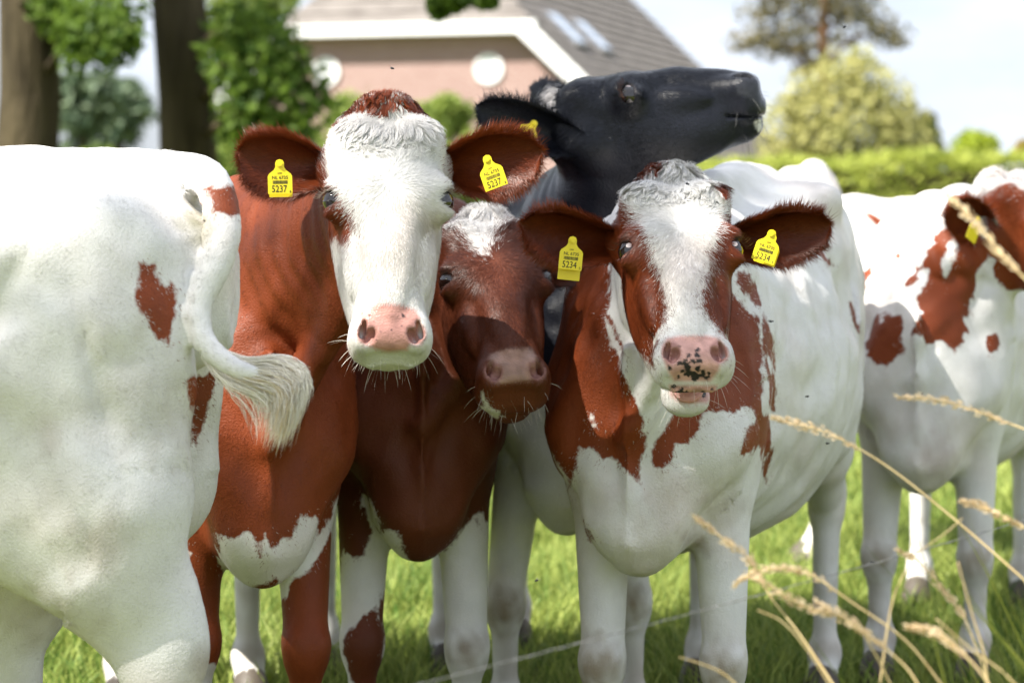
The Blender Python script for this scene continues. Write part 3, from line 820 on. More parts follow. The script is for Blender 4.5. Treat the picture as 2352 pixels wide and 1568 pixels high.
            pts = P[:, None] + down[:, None] * (L_[:, None] * u_)[..., None] + n0[:, None] * (.0075 * np.sin(u_ * 2.7)[None] * (.25 + .5 * rng.random((n_, 1))))[..., None] \
                + side[:, None] * (amp * np.sin(u_[None] * 6.0 + ph[:, None]) * u_[None])[..., None] + n0[:, None] * (amp * .35 * np.cos(u_[None] * 6 + ph[:, None]) * u_[None])[..., None]
            mixw = (.5 * u_ ** .8)[None, :, None]; pts = pts * (1 - mixw) + pts[me_] * mixw
            k_ = np.clip(pt / .002 + .5, 0, 1).round()[:, None]; cc = (c1 * (1 - k_) + c2 * k_) * (1 + rng.normal(size=(n_, 1)) * .12)
            strands_multi('forelock', pts, (.0009 + .0005 * rng.random(n_)), np.repeat(side[:, None], S_, 1), np.clip(cc, .002, .92), root, Nn=unit(n0 + rng.normal(size=n0.shape) * .12 + side * (.55 * np.sin(ph))[:, None] * .6))
    info = dict(root=root, toL=toL, RW=RW, HR=HR, Hp=Hp, h2l=h2l, tl=tl, V=V, N=N)
    return info

# ------------------------------------------------------------------ ground
mat_noise('meadow', (0.09, 0.12, 0.025), (0.17, 0.19, 0.045), 2.2, 0.95, 0.1, bump=0.5, bscale=40)
mat_leaf('grass', (0.045, 0.125, 0.016), (0.32, 0.375, 0.095), 0.42, 1.1)
mat_leaf('grass_tall', (0.10, 0.16, 0.02), (0.24, 0.26, 0.05), 0.40, 3)
gm = MB(); gm.add([(-400, -60, 0), (400, -60, 0), (400, 900, 0), (-400, 900, 0)], [(0, 1, 2, 3)])
tag(gm.build('ground', 'meadow'), kind='structure')

def blades(name, P, h, w, mat, lean=0.5):
    n = len(P); a = rng.random(n) * 6.283; d = np.stack([np.cos(a), np.sin(a), np.zeros(n)], 1); b = rng.random(n) * 6.283
    s = np.stack([np.cos(b), np.sin(b), np.zeros(n)], 1) * (w * (.6 + .8 * rng.random(n)))[:, None] * .5
    H = h * (.5 + .9 * rng.random(n)); le = (lean * (.3 + rng.random(n)))[:, None] * H[:, None]
    up = np.array([0, 0, 1.0]) * H[:, None]
    m = P + up * .6 + d * le * .35; t = P + up + d * le
    V = np.stack([P - s, P + s, m + s * .8, m - s * .8, t], 1).reshape(-1, 3)
    i = np.arange(n)[:, None] * 5
    F = np.concatenate([i + [0, 1, 2], i + [0, 2, 3], i + [3, 2, 4]], 1).reshape(-1, 3)
    me = np_mesh(name, V, F, smooth=False); set_float(me, 'rnd', np.repeat(rng.random(n), 5))
    return link(name, me, mat)

def wedge(y0, y1, n, spread=.26, extra=.6):
    y = np.sqrt(y0 ** 2 + (y1 ** 2 - y0 ** 2) * rng.random(n)); x = (rng.random(n) * 2 - 1) * (spread * y + extra)
    return np.stack([x, y, np.zeros(n)], 1)
Pg = [wedge(2.6, 6.0, 10000), wedge(6.0, 9.5, 55000), wedge(9.5, 16, 42000), wedge(16, 45, 24000)]
hg = [np.full(10000, .07), np.full(55000, .085), np.full(42000, .10), np.full(24000, .14)]
wg = [np.full(10000, .006), np.full(55000, .0065), np.full(42000, .011), np.full(24000, .03)]
P_ = np.concatenate(Pg); cl = vnoise(P_ * [1, 1, 0], .9, 51)
tag(blades('grass', P_, np.concatenate(hg) * (1 + .45 * cl), np.concatenate(wg), 'grass', .8), 'short bright green meadow grass around the cows', 'grass', kind='stuff')

# ------------------------------------------------------------------ background: house
def build_house():
    d = 50.0; g = at(935, 480, d)
    h = empty('farmhouse', (g[0], g[1], 0), rad(-17))
    tag(h, 'brick farmhouse with white gable trim, round windows and grey tiled roof', 'house')
    m, nt, b = new_mat('house_brick', 0.85, 0.15)
    tc = nt.nodes.new('ShaderNodeTexCoord'); sp = nt.nodes.new('ShaderNodeSeparateXYZ'); cb = nt.nodes.new('ShaderNodeCombineXYZ')
    nt.links.new(tc.outputs['Object'], sp.inputs[0]); ad = nt.nodes.new('ShaderNodeMath'); nt.links.new(sp.outputs[0], ad.inputs[0]); nt.links.new(sp.outputs[1], ad.inputs[1])
    nt.links.new(ad.outputs[0], cb.inputs[0]); nt.links.new(sp.outputs[2], cb.inputs[1])
    br = nt.nodes.new('ShaderNodeTexBrick'); nt.links.new(cb.outputs[0], br.inputs['Vector'])
    br.inputs['Scale'].default_value = 1; br.inputs['Brick Width'].default_value = .22; br.inputs['Row Height'].default_value = .065
    br.inputs['Mortar Size'].default_value = .010; br.inputs['Color1'].default_value = (.25, .14, .125, 1); br.inputs['Color2'].default_value = (.30, .185, .165, 1)
    br.inputs['Mortar'].default_value = (.40, .33, .30, 1)
    nt.links.new(br.outputs['Color'], b.inputs['Base Color'])
    bp = nt.nodes.new('ShaderNodeBump'); bp.inputs['Strength'].default_value = .4; bp.inputs['Distance'].default_value = .01; bp.invert = True
    nt.links.new(br.outputs['Fac'], bp.inputs['Height']); nt.links.new(bp.outputs[0], b.inputs['Normal'])
    mat_plain('white_paint', (.80, .80, .80), .45)
    mat_noise('roof_tile', (.13, .115, .105), (.21, .19, .175), 1.6, .8, .25, bump=.6, bscale=14, stretch=(1, 1, 3))
    mat_plain('roof_glass', (.42, .52, .66), .08, .6); mat_plain('roof_frame', (.16, .16, .17), .5)
    mat_plain('window_pane', (.70, .72, .74), .12, .5)
    ez, hz_, hw, fw, L = 2.3, 4.92, 2.66, 5.4, 15.0
    sl_ = (hz_ - ez) / (fw - hw)                       # slope of the long sides
    rz = hz_ + hw * sl_
    w = MB(); w.prism([(-fw, 0), (fw, 0), (fw, ez), (hw, hz_), (-hw, hz_), (-fw, ez)], lambda u, v, dd: (u, dd, v), 0, L)
    w.build('wall', 'house_brick', h)
    hipd = 2.2
    def plane_courses(sg):
        n = 24
        S = math.hypot(fw + .45, (fw + .45) * sl_); tot = S
        for i in range(n):
            u0 = i / n; u1 = (i + 1.12) / n
            x0 = (fw + .45) * (1 - u0); x1 = (fw + .45) * (1 - min(u1, 1))
            z0 = rz - x0 * sl_; z1 = rz - x1 * sl_
            def y_start(x): return -.35 if x >= hw else -.35 + (hipd + .35) * (hw - x) / hw
            a0, a1 = y_start(x0), y_start(x1)
            nx, nz = sl_ / math.hypot(1, sl_), 1 / math.hypot(1, sl_)
            o0, o1 = .155, .11; t = .05
            q = []
            for (x, z, ys, o) in ((x0, z0, a0, o0), (x1, z1, a1, o1)):
                for yy in (ys, L + .35):
                    for e in (o - t, o): q.append((sg * (x + nx * e), yy, z + nz * e))
            mb = MB(); mb.add(q, [(0, 1, 3, 2), (4, 6, 7, 5), (0, 4, 5, 1), (2, 3, 7, 6), (1, 5, 7, 3), (0, 2, 6, 4)])
            mb.build('tile_course', 'roof_tile', roof)
    rm = MB()                                           # ridge cap carries the courses
    rm.tube([(0, hipd - .1, rz + .14), (0, L + .4, rz + .14)], [.14, .14], 10)
    roof = rm.build('roof', 'roof_tile', h)
    plane_courses(1); plane_courses(-1)
    n = 10
    for i in range(n):                                  # half hip
        u0 = i / n; u1 = min((i + 1.1) / n, 1)
        q = []
        for u, o in ((u0, .15), (u1, .11)):
            x = (hw + .12) * (1 - u); y = -.28 + (hipd + .28) * u; z = hz_ + .02 + (rz - hz_) * u
            for e in (o - .05, o):
                q += [(-x, y - e * .6, z + e * .8), (x, y - e * .6, z + e * .8)]
        mb = MB(); mb.add(q, [(0, 1, 3, 2), (4, 6, 7, 5), (2, 3, 7, 6), (0, 4, 5, 1), (0, 2, 6, 4), (1, 5, 7, 3)])
        mb.build('tile_course', 'roof_tile', roof)
    t = MB(); t.box((-hw - .2, -.36, hz_ - .12), (hw + .2, -.22, hz_ + .13)); t.build('gutter_board', 'white_paint', h)
    t = MB(); t.box((-hw - .1, -.22, hz_ - .10), (hw + .1, -.002, hz_ - .05)); t.build('soffit', 'white_paint', h)
    for sg in (-1, 1):
        nx, nz = sl_ / math.hypot(1, sl_), 1 / math.hypot(1, sl_)
        t = MB(); P0 = (hw + .0, hz_ + .02); P1 = (fw + .45, hz_ + .02 - (fw + .45 - hw) * sl_)
        pl = [(P0[0] - nx * .26, P0[1] - nz * .2), (P1[0] - nx * .2, P1[1] - nz * .2), (P1[0] + nx * .12, P1[1] + nz * .12), (P0[0] + nx * .12, P0[1] + nz * .12)]
        t.prism([(sg * u, v) for u, v in pl], lambda u, v, dd: (u, dd, v), -.40, -.352); t.build('barge_board', 'white_paint', h)
    for wx, wz in ((1.78, 4.10), (-1.78, 4.10)):
        fr = MB(); n = 24
        ring = lambda r, y: [(wx + r * math.cos(2 * math.pi * k / n), y, wz + r * math.sin(2 * math.pi * k / n)) for k in range(n)]
        vs = ring(.31, -.002) + ring(.31, -.05) + ring(.25, -.05) + ring(.25, -.002)
        fr.add(vs, [(a * n + k, a * n + (k + 1) % n, (a + 1) * n + (k + 1) % n, (a + 1) * n + k) for a in range(3) for k in range(n)])
        f = fr.build('round_window', 'white_paint', h)
        p = MB(); p.add(ring(.26, -.02) + ring(.26, -.006), [tuple(range(n)), tuple(range(2 * n - 1, n - 1, -1))] + [(k, n + k, n + (k + 1) % n, (k + 1) % n) for k in range(n)]); p.build('pane', 'window_pane', f)
    # roof lights in the right-hand roof
    nx, nz = sl_ / math.hypot(1, sl_), 1 / math.hypot(1, sl_)
    for y0 in (1.7, 3.8):
        xs = 3.05, 2.3
        def rp(x, y, e): return (x + nx * e, y, rz - x * sl_ + nz * e)
        for nm, pad, e0, e1, mt in (('roof_light', 0, .12, .22, 'roof_frame'), ('pane', .06, .15, .226, 'roof_glass')):
            q = [rp(x, y, e) for e in (e0, e1) for y in (y0 + pad, y0 + .9 - pad) for x in (xs[0] - pad, xs[1] + pad)]
            mb = MB(); mb.add(q, [(0, 1, 3, 2), (4, 6, 7, 5), (0, 4, 5, 1), (2, 3, 7, 6), (0, 2, 6, 4), (1, 5, 7, 3)])
            if nm == 'roof_light': rl = mb.build(nm, mt, h)
            else: mb.build(nm, mt, rl)
build_house()

# small pale outbuilding seen below the black cow's chin
def build_shed():
    p = at(1775, 480, 60); s = empty('outbuilding', (p[0], p[1], 0), rad(-20)); tag(s, 'low pale outbuilding with grey roof behind the hedge', 'shed')
    mat_plain('pale_wall', (.72, .68, .64), .7)
    w = MB(); w.box((-1.2, 0, 0), (1.2, 5, 2.1)); w.build('wall', 'pale_wall', s)
    r = MB(); r.prism([(-1.5, 2.0), (1.5, 2.0), (1.5, 2.12), (0, 2.9), (-1.5, 2.12)], lambda u, v, d: (u, d, v), -.3, 5.3); r.build('roof', 'roof_tile', s)
    d = MB(); d.box((-.4, -.05, 0), (.4, -.002, 1.9)); d.build('door', 'white_paint', s)
build_shed()

# ------------------------------------------------------------------ trees, shrubs, hedge
mat_leaf('oak_leaf', (0.020, 0.058, 0.010), (0.13, 0.205, 0.028), .45, .7)
mat_leaf('oak_leaf_light', (0.04, 0.09, 0.014), (0.16, 0.21, 0.035), .4, .7)
mat_leaf('shrub_leaf', (0.08, 0.15, 0.025), (0.28, 0.35, 0.07), .4, .8)
mat_leaf('willow_leaf', (0.22, 0.235, 0.075), (0.44, 0.42, 0.16), .35, .6)
mat_leaf('pine_needle', (0.075, 0.085, 0.04), (0.21, 0.18, 0.085), .25, .7)
mat_leaf('yellow_leaf', (0.16, 0.24, 0.015), (0.36, 0.42, 0.03), .4, .6)
mat_leaf('autumn_leaf', (0.17, 0.13, 0.02), (0.33, 0.24, 0.04), .4, .6)
mat_leaf('hedge_leaf', (0.17, 0.23, 0.035), (0.44, 0.48, 0.10), .4, .9)
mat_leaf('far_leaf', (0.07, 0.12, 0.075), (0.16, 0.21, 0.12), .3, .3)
mat_noise('bark', (0.024, 0.019, 0.012), (0.080, 0.064, 0.038), 5, .95, .1, bump=1.0, bscale=16, stretch=(1, 1, .22))
mat_noise('bark_pine', (0.10, 0.055, 0.03), (0.18, 0.10, 0.06), 4, .95, .1, bump=.6, stretch=(1, 1, .3))

def tree(name, label, base, h, r, blobs, mat, leaf, n_leaf, bark='bark', group=None, limbs=(), keep=None, flat=0.0):
    """blobs: (centre, radii, weight) in world space"""
    t = empty(name, tuple(base)); tag(t, label, 'tree', group)
    base = np.asarray(base, float)
    tm = MB(); wob = rng.normal(size=(6, 2)) * r * .25; wob[0] = 0
    zs = np.linspace(0, h, 6)
    tm.tube([(wob[i, 0], wob[i, 1], zs[i]) for i in range(6)], [r * f for f in (1.35, 1.05, 1.0, .93, .8, .55)], 14)
    for (z0, end, r0) in limbs:
        e = np.asarray(end) - base; s0 = np.array([np.interp(z0, zs, wob[:, 0]), np.interp(z0, zs, wob[:, 1]), z0]); md = (s0 + e) / 2 + [0, 0, .15 * abs(e[0])]
        tm.tube([s0, md, e], [r0, r0 * .6, r0 * .2], 7)
    tm.build('trunk', bark, t, smooth=True)
    W = np.array([b[2] for b in blobs]); W = W / W.sum(); P = []; Nn = []
    for (c, rr, _), w in zip(blobs, W):
        k = max(int(n_leaf * w), 3); p, d = blob_points(c, np.asarray(rr) * 1.3, k, .05); P.append(p); Nn.append(d)
    P = np.concatenate(P); Nn = np.concatenate(Nn)
    if keep is not None: m = keep(P); P = P[m]; Nn = Nn[m]
    me = leaf_mesh('crown', P - base, Nn * .5 + rng.normal(size=P.shape) * .6 + [0, 0, .4], leaf * (.6 + .8 * rng.random(len(P))))
    link('crown', me, mat, t)
    return t

def pb(px, py, d, rpx, w=1.0, asp=(1, 1, .8), dj=.0):
    """foliage clump at a place in the view: radius given by its width"""
    d = d + dj; return (at(px, py, d), np.array(asp) * rpx * d / FPX, w * rpx ** 2)

def crown_blobs(c, R, n, r, seed):
    q = np.random.default_rng(seed); out = []
    for i in range(n):
        u = unit(q.normal(size=3)); rr = r * (.6 + .7 * q.random()); out.append((np.asarray(c) + u * np.asarray(R) * (.35 + .6 * q.random()), np.array([rr, rr, rr * .75]), rr ** 2 * 6000))
    return out

# oak row on the left
g1 = at(62, 480, 20.0); g2 = at(412, 480, 21.0)
b1 = [pb(*a) for a in ((150, 15, 19.4, 75), (215, 75, 19, 80), (265, 35, 19.6, 65), (255, 120, 19, 50), (300, 95, 19, 32), (185, 125, 19.3, 45))]
b1 += crown_blobs((g1[0], g1[1], 6.3), (2.6, 2.6, 2.6), 22, .9, 3)
tree('oak_tree', 'thick bare oak trunk at the left edge, nearest the frame', (g1[0], g1[1], 0), 5.5, .255, b1, 'oak_leaf', .11, 6500, group='oak trees in a row', limbs=[(2.2, at(230, 60, 19.3), .06), (2.5, at(320, 60, 19.3), .05), (2.9, at(40, 10, 19), .05)])
b2 = [pb(*a) for a in ((545, 60, 20, 65), (560, 130, 20, 85), (610, 60, 20.5, 60), (640, 190, 20, 85), (575, 235, 20, 85), (690, 250, 20, 70), (555, 190, 20.4, 60), (560, 300, 20.2, 55), (640, 120, 20, 60), (690, 170, 20, 45), (600, 310, 20.4, 60), (735, 215, 20, 35), (660, 310, 20.4, 55))]
b2 += crown_blobs((g2[0], g2[1], 6.5), (2.8, 2.8, 2.7), 22, .95, 5)
tree('oak_tree', 'oak trunk between left edge and house, leafy low branches on its right', (g2[0], g2[1], 0), 5.5, .25, b2, 'oak_leaf', .11, 7000, group='oak trees in a row', limbs=[(2.1, at(600, 180, 20.1), .06), (2.5, at(560, 70, 20.2), .06), (1.8, at(590, 290, 20.2), .045), (2.4, at(690, 200, 20), .04)])
# twigs hanging in at the top of the picture belong to a third oak of the row
g3 = np.array([-1.2, 14.5, 0.0])
b3 = [pb(*a) for a in ((1015, 8, 14, 30), (1005, 30, 14, 14), (1120, 6, 14, 14), (1040, -15, 14, 40), (1110, -25, 14, 40))] + crown_blobs((-1.0, 13.4, 4.6), (1.7, 1.2, 1.1), 12, .6, 8)
b3 = [(c, r, w) for c, r, w in b3 if c[2] - r[2] > 1.25 + .083 * c[1] or w < 2e3 and c[2] < 2.6]
tree('oak_twig', 'oak twig with small leaves hanging in at the top of the picture', (-1.0, 14.2, 3.4), 1.2, .05, b3, 'oak_leaf', .075, 6000, group=None)['category'] = 'branch'

# distant trees between the trunks
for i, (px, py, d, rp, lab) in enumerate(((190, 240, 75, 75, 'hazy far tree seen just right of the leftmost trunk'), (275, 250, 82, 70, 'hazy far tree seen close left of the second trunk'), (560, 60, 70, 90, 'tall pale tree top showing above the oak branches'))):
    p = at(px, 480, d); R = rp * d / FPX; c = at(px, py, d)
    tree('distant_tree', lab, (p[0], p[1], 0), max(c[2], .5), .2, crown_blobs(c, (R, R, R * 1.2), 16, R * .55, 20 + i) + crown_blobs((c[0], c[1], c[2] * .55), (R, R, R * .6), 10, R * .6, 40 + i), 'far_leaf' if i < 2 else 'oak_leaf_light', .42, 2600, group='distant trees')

def shrub(name, label, px, py_top, d, rpx, mat, leaf, n, cat='shrub', group=None, seed=1, depth=None):
    p = at(px, 480, d); R = rpx * d / FPX; top = at(px, py_top, d)[2]
    s = empty(name, (p[0], p[1], 0)); tag(s, label, cat, group)
    q = np.random.default_rng(seed); P = []; Nn = []
    for i in range(18):
        u = unit(q.normal(size=3)); u[2] = abs(u[2]) * .9 - .1; rr = R * (.28 + .22 * q.random())
        c = np.array([u[0] * (R - rr), u[1] * (R - rr), top * .5 + u[2] * (top * .5 - rr * .8)])
        a, b = blob_points(c, (rr, rr, rr * .85), n // 18, .3); P.append(a); Nn.append(b)
    P = np.concatenate(P); Nn = np.concatenate(Nn); P[:, 2] = np.abs(P[:, 2])
    st = MB()
    for i in range(5):
        a = q.random() * 6.283; st.tube([(.08 * math.cos(a), .08 * math.sin(a), 0), (R * .3 * math.cos(a), R * .3 * math.sin(a), top * .45), (R * .6 * math.cos(a), R * .6 * math.sin(a), top * .75)], [.05, .035, .01], 6)
    st.build('stem', 'bark', s)
    link('foliage', leaf_mesh('foliage', P, Nn + rng.normal(size=P.shape) * .6 + [0, 0, .3], leaf * (.6 + .8 * rng.random(len(P)))), mat, s)

shrub('garden_shrub', 'bright green shrub under the gable, left of the white-faced cow', 640, 185, 36, 150, 'shrub_leaf', .13, 3600, seed=2, group='garden shrubs')
shrub('garden_shrub', 'bright green shrub under the gable, behind the white-faced cow', 820, 165, 38, 150, 'shrub_leaf', .13, 3400, seed=3, group='garden shrubs')
shrub('garden_shrub', 'green shrub between the white-faced cow and the black ear', 1040, 170, 37, 130, 'shrub_leaf', .13, 3400, seed=4, group='garden shrubs')
shrub('garden_shrub', 'bright leafy shrub between oak foliage and the left ear tag', 500, 215, 34, 120, 'shrub_leaf', .12, 3200, seed=14, group='garden shrubs')
shrub('garden_shrub', 'bright green shrub just left of the black cow ear', 960, 190, 36.5, 120, 'shrub_leaf', .13, 3200, seed=15, group='garden shrubs')
shrub('garden_shrub', 'dark shrub low between the two oak trunks', 240, 285, 28, 90, 'oak_leaf_light', .10, 2600, seed=5, group='garden shrubs')
shrub('garden_shrub', 'low dark shrub just right of the second oak trunk', 520, 300, 26, 80, 'oak_leaf_light', .10, 2600, seed=6, group='garden shrubs')
# right side
p = at(1950, 480, 48)
wb_ = [pb(*a) for a in ((1950, 180, 48, 75), (1880, 220, 48, 75), (2010, 230, 48, 80), (1840, 290, 48, 80), (1930, 290, 47.5, 90), (2040, 310, 48, 85), (2090, 340, 48, 60), (1800, 350, 48, 60), (1900, 370, 48, 80), (2000, 390, 48, 80), (1970, 140, 48.3, 35), (2080, 270, 48, 45), (1820, 240, 48, 40))]
tree('willow_tree', 'rounded pale yellow-green tree below the pine', (p[0], p[1], 0), 2.6, .14, wb_, 'willow_leaf', .15, 7000)
p = at(1890, 480, 60)
pbl = [pb(*a, 1.0, (1.25, 1, .55)) for a in ((1760, 30, 60, 50), (1740, 90, 60, 50), (1820, 70, 60, 55), (1800, 0, 60, 50), (1790, 115, 60, 45), (1850, 110, 60, 40), (1900, 20, 60, 60), (1980, 40, 60, 55), (1960, -10, 60, 55), (2030, 75, 60, 45), (2050, 95, 60, 30), (1860, -40, 60, 70), (1990, -70, 60, 70), (1880, 140, 60, 35), (1760, -60, 60, 60), (1700, 110, 60, 22), (1920, 90, 60, 35), (1850, 160, 60, 26))]
tree('pine_tree', 'tall open-crowned pine against the white sky', (p[0], p[1], 0), 7.0, .16, pbl, 'pine_needle', .15, 5200, bark='bark_pine', limbs=[(3.9, at(1800, 110, 60), .09), (4.6, at(1750, 90, 60), .07), (4.8, at(2010, 70, 60), .08), (5.5, at(1800, 10, 60), .06), (5.6, at(1980, 20, 60), .06)])
shrub('round_tree', 'vivid yellow-green bushy tree right of the pale tree', 2245, 262, 46, 95, 'yellow_leaf', .16, 3400, cat='tree', seed=9)
shrub('round_tree', 'ochre bushy tree at the right edge above the hedge', 2370, 285, 44, 75, 'autumn_leaf', .16, 3000, cat='tree', seed=10)
shrub('round_tree', 'dark green tree behind the right end of the pale tree', 2120, 215, 62, 50, 'oak_leaf_light', .2, 2200, cat='tree', seed=12)
def hedge(name, label, x0, x1, y, top, depth, mat, n, leaf):
    h = empty(name, ((x0 + x1) / 2, y, 0)); tag(h, label, 'hedge')
    P = np.stack([x0 + (x1 - x0) * rng.random(n), rng.random(n) * depth - depth / 2, np.zeros(n)], 1)
    f = rng.random(n); P[:, 2] = np.where(f < .3, top + rng.normal(size=n) * .05, top * rng.random(n))
    P[:, 1] = np.where(f > .3, -depth / 2 + np.abs(rng.normal(size=n)) * .12 + .12 * np.sin(P[:, 0] * 2.2), P[:, 1])
    P[:, 2] += .06 * np.sin(P[:, 0] * 1.3) + .04 * np.sin(P[:, 0] * 3.7)
    P[:, 0] -= (x0 + x1) / 2
    link('foliage', leaf_mesh('foliage', P, rng.normal(size=P.shape) + [0, -.8, .5], leaf * (.6 + .8 * rng.random(n))), mat, h)
    core = MB(); core.box((x0 - (x0 + x1) / 2 + .1, -depth / 2 + .16, .0), (x1 - (x0 + x1) / 2 - .1, depth / 2 - .1, top - .14)); core.build('branches', 'bark', h)
hedge('clipped_hedge', 'clipped bright green hedge behind the cows on the right', 2.6, 12, 34, 1.92, 1.0, 'hedge_leaf', 15000, .10)
hedge('far_hedge', 'long low hedge line at the far end of the meadow', -30, 2.0, 44, 1.55, 1.0, 'oak_leaf_light', 9000, .17)

# the oak beside the camera that shades the herd (its crown is above the frame, gaps let sun flecks through)
DAPPLES = [(915, 560, 4.3, .060), (935, 490, 4.3, .035), (1650, 455, 4.45, .075), (1835, 700, 5.3, .16), (560, 540, 4.9, .10), (640, 1000, 4.7, .07), (1130, 640, 4.75, .05),
           (1170, 340, 4.35, .04), (300, 420, 4.0, .16), (120, 700, 3.95, .20), (240, 1330, 4.0, .10), (2080, 560, 6.4, .2), (1760, 420, 5.9, .14), (470, 1180, 4.75, .07), (2060, 470, 6.5, .15),
           (585, 1500, 6.1, .20), (910, 1400, 6.2, .2), (1100, 1300, 7.4, .6), (1200, 1260, 8.4, .7), (560, 1300, 7.5, .6), (1800, 1250, 8, .6), (60, 1450, 6.5, .6), (1960, 1150, 8.5, .6)]
DAP = [(at(a, b, d), r) for a, b, d, r in DAPPLES]
def shade_keep(P):
    m = np.ones(len(P), bool)
    for c, r in DAP:
        v = P - c; t = v @ SUN; q = np.linalg.norm(v - t[:, None] * SUN, axis=1); m &= q > r
    v = P - CAM; z = v @ FW
    inview = (z > .3) & (np.abs(v[:, 0]) < .23 * z + .3) & (v @ UP < .155 * z + .3)
    return m & ~inview
cc_ = np.array([-.1, 5.1, 1.0]) + SUN * 11.5
sb = crown_blobs(cc_, (3.2, 2.6, 1.5), 66, .68, 77)
tree('oak_tree', 'leafy oak standing beside the camera, its crown shading the cows', (-8.0, 1.2, 0), 8.4, .27, sb, 'oak_leaf', .11, 11000, group=None, limbs=[(8.0, cc_ + [1.5, 1, .2], .10), (8.5, cc_ + [-1, -.5, .8], .08), (7.6, cc_ + [.5, -1.2, -.6], .08)], keep=shade_keep)

# ------------------------------------------------------------------ cows
c1 = lambda L: [(459.4 + x * .4394, 172.3 + y * .4394) for x, y in L]
c2 = lambda L: [(1091 + x * .5494, 143.6 + y * .5494) for x, y in L]
c3 = lambda L: [(x * .8167, 287.1 + y * .8167) for x, y in L]
c4 = lambda L: [(344.5 + x * .4873, 803.9 + y * .4873) for x, y in L]
c5 = lambda L: [(1091 + x * .4873, 803.9 + y * .4873) for x, y in L]
c6 = lambda L: [(1722.6 + x * .7808, 344.5 + y * .7808) for x, y in L]
BODY = (TRUNK, NECK, LEG); ALL = (TRUNK, NECK, LEG, HEAD, TAIL)

TAGTEXT = {}
def text_mesh(body):
    if body in TAGTEXT: return TAGTEXT[body]
    cu = bpy.data.curves.new('t', 'FONT'); cu.body = body; cu.size = 1; cu.extrude = .012; cu.align_x = 'CENTER'; cu.align_y = 'CENTER'; cu.resolution_u = 3
    ob = bpy.data.objects.new('t', cu); col.objects.link(ob)
    dg = bpy.context.evaluated_depsgraph_get(); me = bpy.data.meshes.new_from_object(ob.evaluated_get(dg))
    bpy.data.objects.remove(ob); bpy.data.curves.remove(cu)
    me.materials.clear(); TAGTEXT[body] = me; return me

def ear_tag(info, px, py, d, roll, big, small, nrm=(0, -1, 0), scale=1.0, back=0.0, lab=None):
    """plate with its peg; nrm is the way the printed side faces"""
    root = info['root']; c = at(px, py, d); n = unit(nrm)
    u = unit(np.cross([0, 0, 1.0], n)) * -1 if False else unit(np.cross(n, [0, 0, -1.0])); v = np.cross(n, u) * 1
    if v[2] < 0: v = -v
    if u[0] < 0: u = -u
    cr, sr = math.cos(roll), math.sin(roll); uu = u * cr - v * sr; vv = u * sr + v * cr
    M = Matrix.Identity(4)
    for i in range(3): M[i][0] = uu[i]; M[i][1] = vv[i]; M[i][2] = n[i]; M[i][3] = c[i]
    ML = root.matrix_basis.inverted() @ M
    S = scale * .93
    out = [(-.023, -.030), (.023, -.030), (.0235, -.027), (.0235, .004), (.021, .009), (.012, .016), (.0085, .022), (.0085, .030), (.006, .035), (0, .037), (-.006, .035), (-.0085, .030), (-.0085, .022), (-.012, .016), (-.021, .009), (-.0235, .004), (-.0235, -.027)]
    m = MB(); m.prism([(a * S, b * S) for a, b in out], lambda a, b, dd: (a, b, dd), -.0008, .0008)
    # peg button
    k = 14
    for (r, z0, z1) in ((.0065, .0008, .003), (.0045, .003, .0048)):
        m.prism([(r * S * math.cos(6.283 * i / k), .028 * S + r * S * math.sin(6.283 * i / k)) for i in range(k)], lambda a, b, dd: (a, b, dd), z0, z1)
    t = m.build('ear_tag', 'tag_yellow', root); t.matrix_local = ML
    if lab: t['label'] = lab
    if big:
        for txt, sz, x, y, sx in (('NL 6735', .0088, 0, .0015, 1.0), (big, .0185, -.0018, -.0205, .80), (small, .0072, .0195, -.0255, 1.0), ('LNV', .0045, 0, .010, 1.0)):
            o = bpy.data.objects.new('lettering', text_mesh(txt)); col.objects.link(o)
            if not o.data.materials: o.data.materials.append(MATS['tag_ink'])
            o.parent = t; o.matrix_local = Matrix.Translation((x * S, y * S, .0011)) @ Matrix.Diagonal((sz * sx * S, sz * S, .02, 1))
        b = MB(); xx = -.014
        r_ = random.Random(4)
        while xx < .014:
            w = r_.choice((.0005, .0008, .0013)); b.box((xx * S, -.0105 * S, .0008), ((xx + w) * S, -.0040 * S, .0012)); xx += w + r_.choice((.0005, .0008))
        b.build('barcode', 'tag_ink', t)
    if back:
        m = MB(); m.prism([(a * S * .95, b * S * .95) for a, b in out], lambda a, b, dd: (a, b, dd), -.0008, .0008)
        t2 = m.build('ear_tag', 'tag_yellow', root); t2.matrix_local = ML @ Matrix.Translation((.002, -back, -.018))

